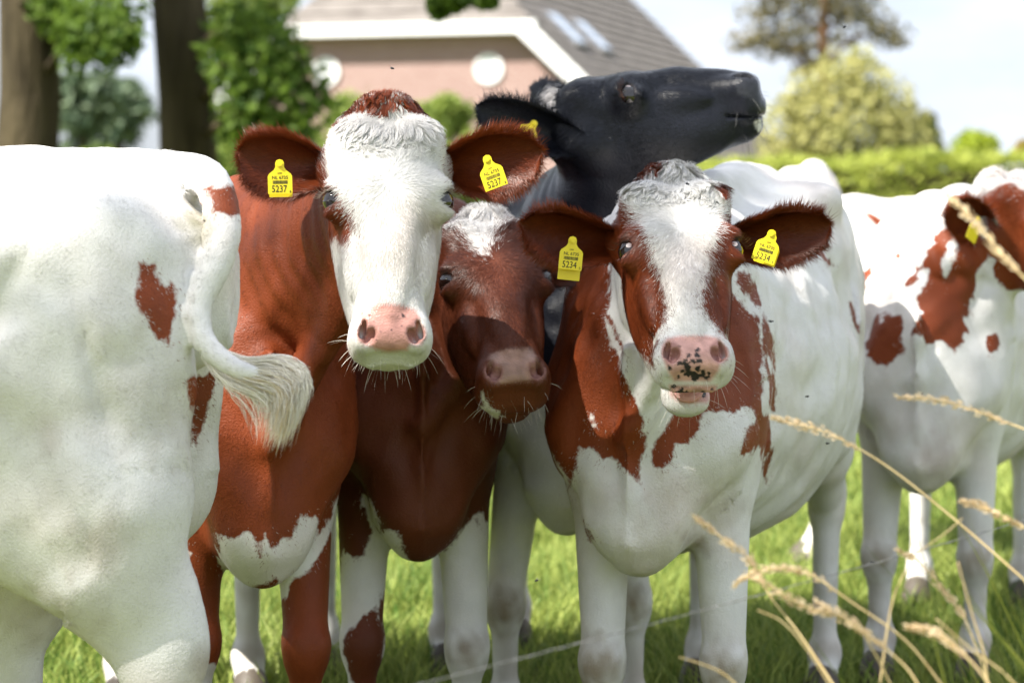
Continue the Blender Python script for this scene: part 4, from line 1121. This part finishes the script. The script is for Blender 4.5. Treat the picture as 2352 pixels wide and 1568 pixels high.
# --- A: white cow seen from behind at the left
A_tail = [at(400, 398, 4.0), at(462, 402, 3.97), at(498, 440, 3.93), at(516, 528, 3.87), at(496, 612, 3.84), at(455, 700, 3.82), at(465, 780, 3.80), at(530, 840, 3.78), at(600, 860, 3.76)]
thA = rad(-90)
rootA = (at(442, 480, 4.0)[0] + math.sin(thA) * 1.29, 4.0 - math.cos(thA) * 1.29)
def headA():
    f = np.array([math.sin(thA), -math.cos(thA), 0]); return (np.array([rootA[0], rootA[1], 1.30]) + f * .75, f * .6 + [0, 0, -.8], f * .8 + [0, 0, .6])
GREEN = (.20, .19, .09)
iA = build_cow('white cow turned away at the left, red patch on thigh, tail swinging', rootA, thA, headA(), base='white', hb=.012, hh=.012,
    hocks=[at(58, 1390, 4.3), at(368, 1520, 3.86)], st_y=1.10, hs=1.05, gs=.72, tuck=.13, tail=A_tail, n_body=190000, n_head=4000, lift=.03, tail_r=.66, wid=1.08,
    patches=[('c', c3([(388, 395), (432, 390), (450, 430), (498, 465), (500, 510), (490, 560), (480, 620), (455, 610), (420, 570), (405, 530), (388, 490)]), BODY),
             ('c', c3([(530, 715), (600, 700), (590, 800), (545, 900), (535, 870), (550, 800), (533, 790)]), BODY),
             ('c', c3([(570, 175), (650, 165), (690, 210), (690, 245), (600, 250), (590, 200)]), (TAIL,))],
    dirt=[(450, 515, 60, .75, GREEN), (235, 1240, 95, .42, DIRT), (470, 1520, 50, .55, DIRT), (110, 1130, 120, .16, DIRT), (100, 1000, 60, .25, DIRT), (330, 900, 170, .20, DIRT), (60, 1400, 120, .3, DIRT), (250, 700, 150, .12, DIRT), (420, 1000, 120, .18, DIRT), (180, 1450, 120, .22, DIRT), (90, 560, 120, .10, DIRT)])

def red_white_hocks(V, hz, part):
    return np.where((part == LEG) & (V[:, 1] > .6) & (V[:, 2] < .72 + .05 * vnoise(V, 6, 12)), -.05, .5)
# --- B: red cow with a white face
iB = build_cow('red cow with broad white face and yellow tags numbered 5237', at(580, 1475, 4.85)[:2], rad(14),
    (at(888, 466, 4.32), (.035, -.38, -.92), (.10, -.92, .38)), base=red_white_hocks, hb=.012, hh=.0054, hm=.0036, wid=.86, lift=.02,
    knees=[at(452, 1478, 4.82), at(702, 1490, 4.80)],
    ears=[(-1, at(548, 350, 4.40), .057, (.35, -1, -.25)), (1, at(1242, 345, 4.38), .057, (-.35, -1, -.15))],
    n_body=120000, n_head=110000, tuft=('pale', 8000, .035, .018, .038, .005),
    patches=[('w', c1([(760, 240), (800, 190), (870, 165), (900, 190), (940, 200), (985, 195), (1020, 145), (1050, 190), (1080, 175), (1150, 200), (1200, 240), (1290, 250), (1292, 330), (1305, 480), (1312, 600), (1400, 640), (1400, 1300), (1260, 1480), (1100, 1600), (850, 1600), (760, 1420), (700, 1300), (655, 1150), (650, 1000), (668, 890), (700, 855), (740, 890), (770, 880), (797, 820), (790, 720), (745, 650), (690, 580), (652, 500), (640, 440), (650, 350), (680, 290)]), (HEAD,)),
             ('w', c4([(325, 860), (380, 880), (460, 850), (490, 880), (520, 990), (545, 850), (570, 930), (600, 910), (610, 860), (660, 890), (690, 830), (715, 780), (750, 800), (780, 790), (790, 880), (870, 740), (905, 670), (965, 590), (940, 690), (870, 850), (800, 960), (740, 1060), (690, 1080), (640, 1150), (600, 1210), (598, 1080), (500, 1120), (420, 1120), (325, 1060)]), BODY),
             ('w', c4([(70, 910), (120, 920), (165, 935), (190, 960), (150, 1000), (110, 1000), (70, 1010)]), BODY),
             ('w', c4([(230, 1490), (280, 1470), (330, 1475), (370, 1490), (370, 1800), (230, 1800)]), BODY)],
    pinks=[(c1([(830, 1240), (870, 1210), (960, 1185), (1060, 1195), (1130, 1225), (1155, 1270), (1145, 1340), (1110, 1400), (1080, 1440), (980, 1450), (900, 1430), (860, 1390), (840, 1330)]), PINK)],
    spots=[(459.4 + x * .4394, 172.3 + y * .4394, r) for x, y, r in ((1062, 1258, 5), (905, 1290, 2.2), (1000, 1332, 2.2), (945, 1345, 1.8), (1050, 1310, 1.8), (960, 1300, 1.5), (925, 1380, 1.6), (1080, 1350, 1.8), (885, 1255, 3))],
    dirt=[(992, 510, 40, 10.45, (.30, .22, .15))])
ear_tag(iB, 643, 410, 4.335, rad(-1), '5237', '6', (.15, -1, .05), 1.0, .006)
ear_tag(iB, 1130, 398, 4.325, rad(-20), '5237', '6', (-.25, -1, .05), 1.0)

# --- C: red cow between the two, coat colour darkened to stand for shade
iC = build_cow('red cow with white forehead, coat darkened for shade, head low between two tagged cows', at(952, 1485, 5.22)[:2], rad(6),
    (at(1132, 672, 4.86), (.14, -.70, -.70), (.10, -.70, .70)), base=red_white_hocks, pcol=(.115, .028, .0105), hb=.012, hh=.0065, wid=.82,
    knees=[at(832, 1480, 5.17), at(1072, 1492, 5.15)],
    ears=[(-1, at(960, 560, 4.98), .055, (.35, -1, -.2)), (1, at(1310, 560, 4.98), .055, (-.35, -1, -.2))],
    n_body=90000, n_head=60000, tuft=('dark', 1800, .07, .03, .055),
    patches=[('w', c1([(1200, 690), (1350, 640), (1560, 600), (1640, 740), (1560, 780), (1530, 850), (1500, 950), (1440, 910), (1400, 850), (1330, 800), (1200, 780)]), (HEAD,)),
             ('w', c4([(1560, 200), (1600, 265), (1650, 280), (1620, 330), (1560, 310)]), (HEAD, NECK)),
             ('w', c4([(1005, 690), (1040, 720), (1070, 780), (1095, 860), (1150, 840), (1190, 920), (1230, 1000), (1285, 1090), (1100, 1130), (1080, 1250), (1130, 1350), (1130, 1800), (860, 1800), (870, 1150), (910, 950), (960, 900)]), BODY),
             ('c', c4([(950, 760), (1000, 740), (1040, 860), (1010, 980), (960, 970), (920, 950)]), BODY),
             ('c', c4([(1060, 1210), (1110, 1330), (1105, 1480), (1080, 1700), (980, 1700), (920, 1430), (930, 1350), (1000, 1240)]), BODY),
             ('w', c4([(1340, 990), (1440, 870), (1530, 780), (1570, 745), (1590, 795), (1620, 780), (1650, 795), (1700, 800), (1700, 1800), (1340, 1800)]), BODY),
             ('c', c4([(1530, 790), (1560, 800), (1545, 840)]), BODY)],
    pinks=[(c4([(1600, 20), (1680, -10), (1800, -15), (1835, 60), (1800, 140), (1720, 150), (1640, 160), (1600, 80)]), (.40, .24, .19))],
    dirt=[(1075, 1490, 48, .7, (.20, .14, .08))])

# --- D: black cow with its head raised
def baseD(V, hz, part):
    p = np.where((V[:, 2] < .80 + .04 * vnoise(V, 4, 2)) & np.isin(part, (LEG, TRUNK)), -.05, .5)
    s = np.linalg.norm((hz - [-.02, -.045, .165]) / [.05, .05, .022], axis=1); return np.where((part == HEAD) & (s < 1), -.05, p)
iD = build_cow('black cow behind, head lifted in profile to the right', at(1305, 1388, 5.62)[:2], rad(-2),
    (at(1436, 268, 5.35), (.985, -.13, .075), (-.03, -.10, 1)), base=baseD, pcol=BLACK, hb=.013, hh=.0055, eyewhite=True, gloss=.30, wid=.80, lift=.04, neck_up=.12,
    knees=[at(1160, 1390, 5.58), at(1450, 1388, 5.58)],
    ears=[(-1, at(1096, 246, 5.22), .056, (.15, -1, -.10)), (1, at(1230, 200, 5.62), .058, (.3, .8, .2))],
    n_body=45000, n_head=34000, tuft=('dark', 1800, .125, .03, .05),
    patches=[('w', [(1738, 285), (1748, 275), (1752, 300), (1740, 308)], (HEAD,))],
    pinks=[([(1690, 175), (1720, 168), (1765, 190), (1785, 250), (1755, 262), (1720, 225), (1690, 215)], (.040, .042, .050))],
    dirt=[(1160, 1395, 60, .8, DIRT), (1450, 1385, 50, .8, DIRT)])
ear_tag(iD, 1212, 305, 5.24, rad(38), None, None, (.3, -1, .3), 1.0)

# --- E: red and white cow, mouth open
E_spots = [(825, 1180, 9), (850, 1190, 8), (845, 1205, 7), (930, 1200, 9), (895, 1225, 9), (930, 1225, 10), (912, 1247, 10), (938, 1245, 12), (878, 1250, 10), (856, 1258, 10), (813, 1275, 10), (886, 1270, 15), (890, 1295, 17), (868, 1292, 9), (930, 1280, 13), (953, 1300, 12), (920, 1312, 19), (945, 1308, 11), (977, 1300, 8), (970, 1318, 10), (850, 1312, 7), (1005, 1185, 7), (860, 1380, 17), (880, 1385, 14), (955, 1385, 12), (830, 1355, 10), (992, 1365, 7)]
iE = build_cow('red and white cow with open mouth, spotted nose and tags numbered 5234', at(1508, 1520, 5.0)[:2], rad(-16),
    (at(1556, 600, 4.50), (.050, -.665, -.745), (.035, -.745, .665)), base='white', hb=.012, hh=.0054, hm=.0034, wid=1.0, lift=.04, jaw=.046, eyewhite=True,
    knees=[at(1385, 1525, 4.95), at(1663, 1528, 4.93)],
    ears=[(-1, at(1200, 515, 4.55), .050, (.3, -1, -.3)), (1, at(1906, 515, 4.58), .050, (-.3, -1, -.3))],
    n_body=190000, n_head=110000, tuft=('pale', 9000, .045, .028, .056, .007),
    patches=[('c', [(1100, 300), (1950, 300), (1950, 950), (1100, 950)], (HEAD, EAR)),
             ('w', c2([(600, 560), (670, 500), (720, 470), (780, 450), (840, 400), (890, 430), (950, 480), (1000, 525), (1040, 570), (1062, 600), (1072, 640), (1030, 645), (1012, 720), (990, 780), (985, 860), (960, 920), (955, 980), (965, 1040), (1000, 1100), (1040, 1140), (1090, 1180), (1090, 1300), (1060, 1500), (850, 1520), (740, 1450), (745, 1260), (742, 1170), (790, 1100), (805, 1010), (790, 920), (760, 840), (740, 780), (690, 670), (640, 620), (590, 560)]), (HEAD,)),
             ('c', c2([(330, 860), (560, 700), (560, 1050), (640, 1230), (700, 1420), (720, 1600), (250, 1600), (265, 1150), (300, 1050)]), (NECK, TRUNK)),
             ('w', c2([(545, 1060), (580, 1140), (620, 1215), (650, 1240), (690, 1210), (745, 1270), (820, 1330), (830, 1480), (780, 1620), (725, 1600), (700, 1480), (630, 1340), (590, 1220), (545, 1100)]), (HEAD, NECK, TRUNK)),
             ('w', c2([(340, 900), (375, 950), (285, 1170), (262, 1130)]), (NECK, TRUNK)),
             ('c', c5([(650, 0), (700, 170), (720, 250), (790, 320), (800, 360), (785, 460), (780, 640), (740, 610), (690, 560), (640, 500), (600, 530), (560, 470), (535, 400), (525, 355), (490, 430), (490, 560), (460, 570), (455, 650), (400, 510), (380, 500), (440, 680), (420, 740), (390, 840), (350, 640), (300, 420), (270, 270), (270, 0)]), BODY),
             ('w', c5([(545, 300), (580, 365), (560, 360)]), BODY),
             ('c', c5([(1000, 240), (1085, 270), (1060, 370), (1010, 430), (940, 440), (920, 520), (860, 555), (830, 550), (850, 460), (900, 360), (960, 260)]), BODY),
             ('c', c5([(1100, -300), (1340, -150), (1355, 0), (1362, 100), (1340, 200), (1355, 280), (1392, 320), (1402, 400), (1385, 560), (1370, 630), (1350, 560), (1355, 440), (1300, 490), (1255, 480), (1280, 370), (1330, 330), (1330, 260), (1270, 250), (1220, 310), (1170, 290), (1085, 290), (1000, 260), (1000, 0)]), BODY),
             ('c', c2([(1090, 850), (1150, 890), (1195, 1000), (1175, 1030), (1080, 920)]), BODY),
             ('c', c2([(1000, 930), (1075, 950), (1120, 1010), (1150, 1080), (1175, 1140), (1195, 1200), (1210, 1310), (1190, 1440), (1000, 1440)]), BODY),
             ('c', c2([(1205, 1050), (1250, 1170), (1255, 1290), (1200, 1170)]), BODY), ('c', c2([(1218, 1240), (1255, 1350), (1252, 1460), (1238, 1450)]), BODY),
             ('c', c2([(1425, 780), (1500, 850), (1480, 845)]), BODY), ('c', c2([(1565, 1010), (1612, 1130), (1590, 1110)]), BODY),
             ('c', c5([(515, 800), (560, 880), (545, 900)]), BODY)],
    pinks=[(c2([(778, 1180), (800, 1150), (850, 1140), (950, 1135), (1025, 1148), (1045, 1200), (1020, 1290), (985, 1335), (830, 1335), (795, 1270)]), (.60, .34, .30)),
           (c2([(810, 1345), (1015, 1345), (1010, 1400), (970, 1425), (860, 1425), (815, 1395)]), (.58, .32, .28))],
    spots=[(1091 + x * .5494, 143.6 + y * .5494, r * .5494) for x, y, r in E_spots],
    dirt=[(1372, 1530, 75, .8, DIRT), (1660, 1535, 75, .7, DIRT), (1480, 1330, 70, .25, DIRT), (1680, 1160, 60, .35, DIRT), (1600, 1250, 40, .6, (.22, .15, .10)), (1530, 1150, 90, .2, (.55, .38, .34)), (1390, 1150, 90, .16, (.55, .38, .34)), (1830, 1050, 120, .14, DIRT)])
ear_tag(iE, 1312, 585, 4.47, rad(6), '5234', '5', (.15, -1, .05), 1.0, .020)
ear_tag(iE, 1762, 568, 4.48, rad(18), '5234', '5', (-.2, -1, .05), 1.0, .005)
def tongue():
    h2l = iE['h2l']; HR = iE['HR']; u_ = np.linspace(0, math.pi, 9); w_ = np.linspace(0, 2 * math.pi, 17)[:-1]
    q = np.array([[.034 * math.sin(a) * math.cos(b), .009 * math.cos(a), .05 * math.sin(a) * math.sin(b)] for a in u_ for b in w_])
    V = h2l((0, .060, -.236)) + q @ HR.T; fq = [(i * 16 + j, (i + 1) * 16 + j, (i + 1) * 16 + (j + 1) % 16, i * 16 + (j + 1) % 16) for i in range(8) for j in range(16)]
    link('tongue', np_mesh('tongue', V, np.array(fq)), 'tongue', iE['root'])
tongue()

# --- F: cow at the right edge
iF = build_cow('white cow with red blotches at the right edge, head cut by frame', at(2130, 1282, 6.4)[:2], rad(-16),
    (at(2385, 520, 6.25), (.80, -.30, -.52), (.42, -.50, .75)), base='white', hb=.014, hh=.008, wid=.95, rag=2.4,
    knees=[at(2020, 1282, 6.38), at(2240, 1286, 6.36)],
    ears=[(-1, at(2188, 462, 6.10), .058, (-.1, -1, -.2)), (1, at(2440, 420, 6.5), .058, (.5, -.5, .2))],
    n_body=80000, n_head=30000, tuft=('dark', 900, .10, .03, .05),
    patches=[('c', c6([(600, 230), (690, 290), (690, 340), (660, 430), (640, 520), (600, 600), (570, 560), (520, 570), (470, 540), (500, 480), (490, 430), (530, 350), (550, 290), (565, 400), (610, 340)]), BODY),
             ('c', c6([(345, 590), (370, 500), (430, 470), (450, 530), (450, 600), (400, 630), (350, 640)]), BODY), ('c', c6([(330, 390), (355, 340), (350, 400), (335, 420)]), BODY),
             ('c', c6([(690, 130), (720, 100), (1100, 200), (1100, 420), (760, 410), (690, 290)]), (HEAD, NECK)), ('c', c6([(500, 100), (720, 100), (720, 300), (500, 300)]), (EAR,)),
             ('c', c6([(690, 580), (720, 545), (730, 570), (700, 620)]), BODY), ('c', c6([(495, 350), (540, 290), (560, 240), (600, 215), (590, 260), (560, 300), (530, 350)]), BODY), ('c', c6([(640, 200), (720, 260), (700, 330), (640, 380), (600, 330)]), BODY), ('c', c6([(430, 300), (445, 300), (440, 325)]), BODY), ('c', c6([(470, 375), (485, 370), (480, 395), (465, 395)]), BODY)],
    dirt=[(2020, 1282, 45, .7, DIRT), (2240, 1286, 50, .7, DIRT), (2080, 960, 110, .28, (.42, .30, .26)), (2150, 1050, 60, .4, (.42, .30, .28))])
ear_tag(iF, 2237, 528, 6.05, rad(25), None, None, (.7, -.7, -.1), 1.05)

# --- G: cow half hidden behind
iG = build_cow('white cow standing sideways in the back, mostly hidden, one red ear up', at(1890, 480, 8.3)[:2], rad(-96),
    (at(1822, 470, 8.45), (-.45, .70, -.55), (-.5, .6, .6)), base='white', hb=.018, hh=.012, n_body=24000, n_head=9000, tuft=None,
    ears=[(-1, at(1868, 405, 8.35), .06, (.2, -1, .3)), (1, at(1770, 415, 8.5), .06, (.2, -1, .3))],
    patches=[('c', [(1968, 480), (2000, 490), (2035, 515), (2020, 525), (1990, 500)], BODY), ('c', [(1700, 350), (1900, 350), (1900, 440), (1700, 440)], (EAR,))])

# swinging tail switch of cow A
def tail_switch():
    n = 5500; S_ = 11; info = iA; u_ = np.linspace(0, 1, S_)
    g = [at(452, 735, 3.815), at(470, 800, 3.80), at(530, 850, 3.78), at(600, 872, 3.76), at(655, 890, 3.75), at(662, 940, 3.74), at(640, 1030, 3.74)]
    g2 = [at(452, 735, 3.815), at(485, 795, 3.80), at(560, 835, 3.78), at(630, 828, 3.77), at(685, 850, 3.76), at(692, 900, 3.75), at(655, 985, 3.75)]
    g3 = [at(452, 735, 3.815), at(465, 810, 3.80), at(510, 870, 3.78), at(560, 900, 3.77), at(610, 920, 3.77), at(625, 960, 3.77), at(605, 1035, 3.77)]
    g4 = [at(452, 735, 3.815), at(460, 800, 3.80), at(490, 860, 3.79), at(520, 900, 3.785), at(540, 930, 3.78), at(555, 965, 3.78), at(568, 1000, 3.78)]
    G = np.array([[info['toL'](p) for p in q] for q in (g, g2, g3, g4)]); k = np.linspace(0, 1, 7)
    G = np.stack([np.stack([spl(u_, k, G[j, :, i]) for i in range(3)], 1) for j in range(4)])
    w = rng.dirichlet((.7, .75, .22, .05), n); st = rng.random(n) * .28
    pts = np.einsum('nj,jsk->nsk', w, G)
    # strands leave the tail one after another and end at different lengths
    ln = .72 + .28 * rng.random(n); uu = st[:, None] + (ln - st)[:, None] * u_[None]
    out = np.empty_like(pts)
    idx = np.clip(uu * (S_ - 1), 0, S_ - 1.001); i0 = idx.astype(int); fr = (idx - i0)[..., None]
    rows = np.arange(n)[:, None]; out = pts[rows, i0] * (1 - fr) + pts[rows, i0 + 1] * fr
    out += (unit(rng.normal(size=(n, 3)))[:, None] * (.006 + .016 * u_)[None, :, None] * rng.random((n, 1, 1)))
    out += (np.sin(u_[None] * (7 + 6 * rng.random((n, 1))) + rng.random((n, 1)) * 6.3) * .006 * u_[None])[..., None] * unit(rng.normal(size=(n, 3)))[:, None]
    side = np.repeat(unit(np.cross(out[:, -1] - out[:, 0], rng.normal(size=(n, 3))))[:, None], S_, 1)
    c = np.array([.80, .76, .68]) * (1 + .1 * rng.normal(size=(n, 1))); y = rng.random(n) < .30 * (w[:, 0] > .4); c[y] = np.array([.66, .54, .34]) * (1 + .15 * rng.normal(size=(y.sum(), 1)))
    strands_multi('tail_switch', out, .0008 + .0006 * rng.random(n), side, np.clip(c, .02, .9), info['root'])
tail_switch()

# ------------------------------------------------------------------ fence wire, tall grass, flies
def fence():
    mat_noise('wire', (.16, .155, .155), (.30, .29, .29), 60, .45, .4); mat_noise('post_wood', (.16, .12, .08), (.28, .22, .15), 6, .9, .1, bump=.5, stretch=(1, 1, .2))
    p0 = at(-300, 1890, 2.35); p1 = at(3300, 906, 4.2)
    pts = [p0 + (p1 - p0) * t - np.array([0, 0, .02 * math.sin(t * math.pi)]) for t in np.linspace(0, 1, 40)]
    w = MB(); w.tube(pts, [.0006] * 40, 6)
    tw = [p + np.array([0, .0012 * math.cos(i * 2.4), .0012 * math.sin(i * 2.4)]) for i, p in enumerate([p0 + (p1 - p0) * t - np.array([0, 0, .02 * math.sin(t * math.pi)]) for t in np.linspace(0, 1, 160)])]
    tag(w.build('fence_wire', 'wire', None, True), 'thin grey fence wire slanting across the lower right', 'wire')
    ob = bpy.data.objects['fence_wire']; s = MB(); s.tube(tw, [.0005] * 160, 5); s.build('strand', 'wire', ob, True)
    for p, l in ((p0, 'wooden fence post holding the wire, left of the picture'), (p1, 'wooden fence post holding the wire, right of the picture')):
        q = empty('fence_post', (p[0], p[1] + .05, 0)); tag(q, l, 'post', 'fence posts')
        m = MB(); m.tube([(0, 0, -.1), (0, 0, p[2] + .10), (0, 0, p[2] + .12)], [.045, .043, .03], 12); m.build('post', 'post_wood', q)
        m = MB(); m.box((-.012, -.052, p[2] - .02), (.012, -.038, p[2] + .02)); m.build('insulator', 'tag_ink', q)
fence()

mat_noise('straw', (.50, .36, .17), (.68, .54, .30), 30, .7, .2); mat_leaf('seed_husk', (.46, .33, .17), (.74, .60, .40), .4, 9)
def stalk(label, pl, d0, d1, nhead, r=.0013, husk=.010):
    pts = np.array([at(x, y, d0 + (d1 - d0) * i / (len(pl) - 1)) for i, (x, y) in enumerate(pl)])[::-1]
    e = pts[0]; rootp = np.array([e[0] + .18, e[1] + .05, 0]); 
    k = np.linspace(0, 1, len(pts)); u = np.linspace(0, 1, 30); c = np.stack([spl(u, k, pts[:, i]) for i in range(3)], 1)
    pre = [rootp + (e - rootp) * t + np.array([.10 * t * (1 - t), 0, .25 * t * (1 - t)]) for t in np.linspace(0, .92, 7)]
    allp = np.concatenate([np.array(pre), c])
    s = empty('grass_stalk', tuple(rootp)); tag(s, label, 'grass stalk', 'dry grass stalks in the foreground')
    m = MB(); rr = np.linspace(r * 1.3, r * .5, len(allp)); m.tube(allp - rootp, rr, 6); m.build('stem', 'straw', s, True)
    if nhead:
        n = 150; f = rng.random(n) * nhead; i = (1 - f) * 29; i0 = np.minimum(i.astype(int), 28); P = c[i0] + (c[i0 + 1] - c[i0]) * (i - i0)[:, None]
        dr = unit(c[i0 + 1] - c[i0]); side = unit(np.cross(dr, rng.normal(size=(n, 3))))
        wd = .0018 + .0042 * np.sin(np.clip(f / nhead, .06, .9) * 3.14); P = P + side * wd[:, None] * rng.random((n, 1))
        t = unit(dr + side * .30); w = unit(np.cross(t, rng.normal(size=(n, 3)))) * .0017; L = (husk * (.6 + .7 * rng.random(n)))[:, None]
        V = np.stack([P, P + t * L * .45 + w, P + t * L, P + t * L * .45 - w], 1).reshape(-1, 3) - rootp
        me = np_mesh('seed_head', V, np.arange(len(V)).reshape(-1, 4), False); set_float(me, 'rnd', np.repeat(rng.random(n), 4)); link('seed_head', me, 'seed_husk', s)
for a in (('pale seed head low between the arching stalk and bottom edge', [(1880, 1385), (1940, 1420), (2010, 1470), (2080, 1530), (2120, 1590)], 3.0, 2.95, .6),
          ('short seed head near the bottom right, tip turned to the left', [(2090, 1440), (2140, 1450), (2200, 1490), (2250, 1540), (2290, 1600)], 2.9, 2.85, .6),
          ('thin bent straw close to the bottom edge, right of the white legs', [(1560, 1508), (1600, 1520), (1660, 1545), (1710, 1590)], 3.0, 3.0, 0),
          ('long dry stalk crossing from the spotted cow towards lower right', [(1775, 960), (1840, 975), (1920, 1003), (2040, 1072), (2190, 1190), (2352, 1330)], 3.3, 3.2, .50),
          ('dry stalk with seed head pointing left across the right cow chest', [(2065, 912), (2130, 915), (2200, 930), (2280, 958), (2360, 988)], 3.3, 3.2, .9),
          ('dry stalk with its tip in front of the spotted cow leg', [(1600, 1190), (1660, 1235), (1720, 1285), (1770, 1370), (1840, 1460), (1920, 1580)], 3.15, 3.1, .55),
          ('arching pale stalk with its drooping tip just above the wire', [(1690, 1338), (1730, 1315), (1790, 1305), (1860, 1318), (1960, 1385), (2080, 1470), (2170, 1580)], 3.1, 3.05, .6),
          ('dry stalk running just below the arching pale one', [(1735, 1325), (1800, 1365), (1870, 1400), (1960, 1430), (2010, 1500), (2050, 1580)], 3.0, 3.0, .5),
          ('dry stalk with seed head low in front of the right cow legs', [(2062, 1262), (2110, 1290), (2160, 1345), (2210, 1410), (2240, 1480), (2275, 1580)], 3.2, 3.1, .65),
          ('short dry seed head entering from the right edge at the wire', [(2210, 1150), (2260, 1165), (2310, 1190), (2380, 1225)], 3.2, 3.2, .9),
          ('dry stalk leaning in front of the right cow ear', [(2180, 452), (2215, 485), (2260, 535), (2310, 595), (2380, 665)], 2.9, 2.8, .9),
          ('thin orange stalk without seeds rising steeply at lower right', [(1740, 1400), (1800, 1430), (1860, 1500), (1910, 1580)], 3.0, 3.0, 0),
          ('thin bare stalk crossing others at the lower right corner', [(2200, 1290), (2230, 1400), (2260, 1500), (2270, 1590)], 3.0, 3.0, 0),
          ('thin straw blade slanting up between the wire and stalks', [(2210, 1190), (2170, 1225), (2120, 1260), (2100, 1280), (2050, 1380), (2020, 1580)], 3.1, 3.05, 0),
          ('thin straw stalk in the lower right corner leaning left', [(2150, 1420), (2230, 1490), (2300, 1540), (2360, 1600)], 2.9, 2.9, 0)):
    stalk(*a)
def tall_tuft():
    """green blades at the lower right, rooted in front of the fence"""
    n = 120; S_ = 9; u = np.linspace(0, 1, S_)
    rx = .62 + .42 * rng.random(n) ** .7; ry = 2.75 + .55 * rng.random(n); P0 = np.stack([rx, ry, np.zeros(n)], 1)
    L = .70 + .22 * rng.random(n); a = rng.normal(size=n) * .5 + math.pi; d = np.stack([np.cos(a), .5 * np.sin(a), np.zeros(n)], 1)
    lean = (.10 + .40 * rng.random(n))
    pts = P0[:, None] + np.array([0, 0, 1.0]) * (L[:, None] * (u - .22 * lean[:, None] * u ** 2))[..., None] + d[:, None] * (L[:, None] * lean[:, None] * u ** 1.8)[..., None]
    side = np.repeat(unit(np.cross(d, [0, 0, 1.0]) + rng.normal(size=(n, 3)) * .3)[:, None], S_, 1)
    w = (.005 + .006 * rng.random(n))[:, None, None] * np.sin(np.linspace(.9, 3.05, S_))[None, :, None] * .5
    V = np.stack([pts - side * w, pts + side * w], 2).reshape(-1, 3)
    b = ((np.arange(n) * S_ * 2)[:, None] + (np.arange(S_ - 1) * 2)[None]).ravel()
    me = np_mesh('tall_grass', V, np.stack([b, b + 1, b + 3, b + 2], 1), False); set_float(me, 'rnd', np.repeat(rng.random(n), S_ * 2))
    tag(link('tall_grass', me, 'grass_tall'), 'tuft of long green grass blades at the lower right', 'grass', kind='stuff')
tall_tuft()

# ------------------------------------------------------------------ flies
def flies():
    mat_noise('fly_black', (.01, .01, .012), (.03, .03, .035), 200, .4, .4)
    m, nt, b = new_mat('fly_wing', .3, .4); b.inputs['Base Color'].default_value = (.25, .24, .22, 1); b.inputs['Alpha'].default_value = .5
    u_ = np.linspace(0, math.pi, 6); w_ = np.linspace(0, 6.2832, 9)[:-1]
    def ball(c, r): return [(c[0] + r[0] * math.sin(a) * math.cos(b), c[1] + r[1] * math.sin(a) * math.sin(b), c[2] + r[2] * math.cos(a)) for a in u_ for b in w_], [(i * 8 + j, i * 8 + (j + 1) % 8, (i + 1) * 8 + (j + 1) % 8, (i + 1) * 8 + j) for i in range(5) for j in range(8)]
    proto = None
    for px, py, d, lab in ((1855, 910, 4.95, 'fly in the air over the big white flank'), (1900, 1018, 5.0, 'fly over the rear of the big white flank, by the long stalk'), (1400, 318, 5.1, 'fly on the black cow jaw'),
                           (1578, 422, 4.3, 'fly on the curly white forelock of the cow with spotted nose'), (900, 157, 4.2, 'fly in the air before the brick gable'), (1233, 1332, 4.6, 'fly in the air between the shade-darkened red cow legs and next cow'),
                           (1940, 62, 4.4, 'fly in the air before the pine crown'), (1770, 738, 4.9, 'fly beside the right cheek of the cow with spotted nose'), (2002, 1290, 5.2, 'fly in the air beside the right cow knee'), (2118, 905, 5.6, 'fly over the chest of the right cow')):
        p = at(px, py, d); f = empty('fly', tuple(p)); f.rotation_euler = (random.random() * .6, random.random() * .6, random.random() * 6); tag(f, lab, 'fly', 'flies around the cows')
        if proto is None:
            bm = MB(); bm.add(*ball((0, 0, 0), (.0022, .0042, .0020))); bm.add(*ball((0, -.0050, .0003), (.0017, .0014, .0015))); b1_ = bm.build('body', 'fly_black', f, True)
            ws = []
            for sg in (-1, 1):
                wm = MB(); wm.add([(sg * .0008, -.001, .0019), (sg * .0046, .003, .0022), (sg * .0040, .0068, .0022), (sg * .0012, .0055, .0022)], [(0, 1, 2, 3)]); ws.append(wm.build('wing', 'fly_wing', f))
            proto = [b1_] + ws
        else:
            for o in proto:
                c = o.copy(); col.objects.link(c); c.parent = f
flies()
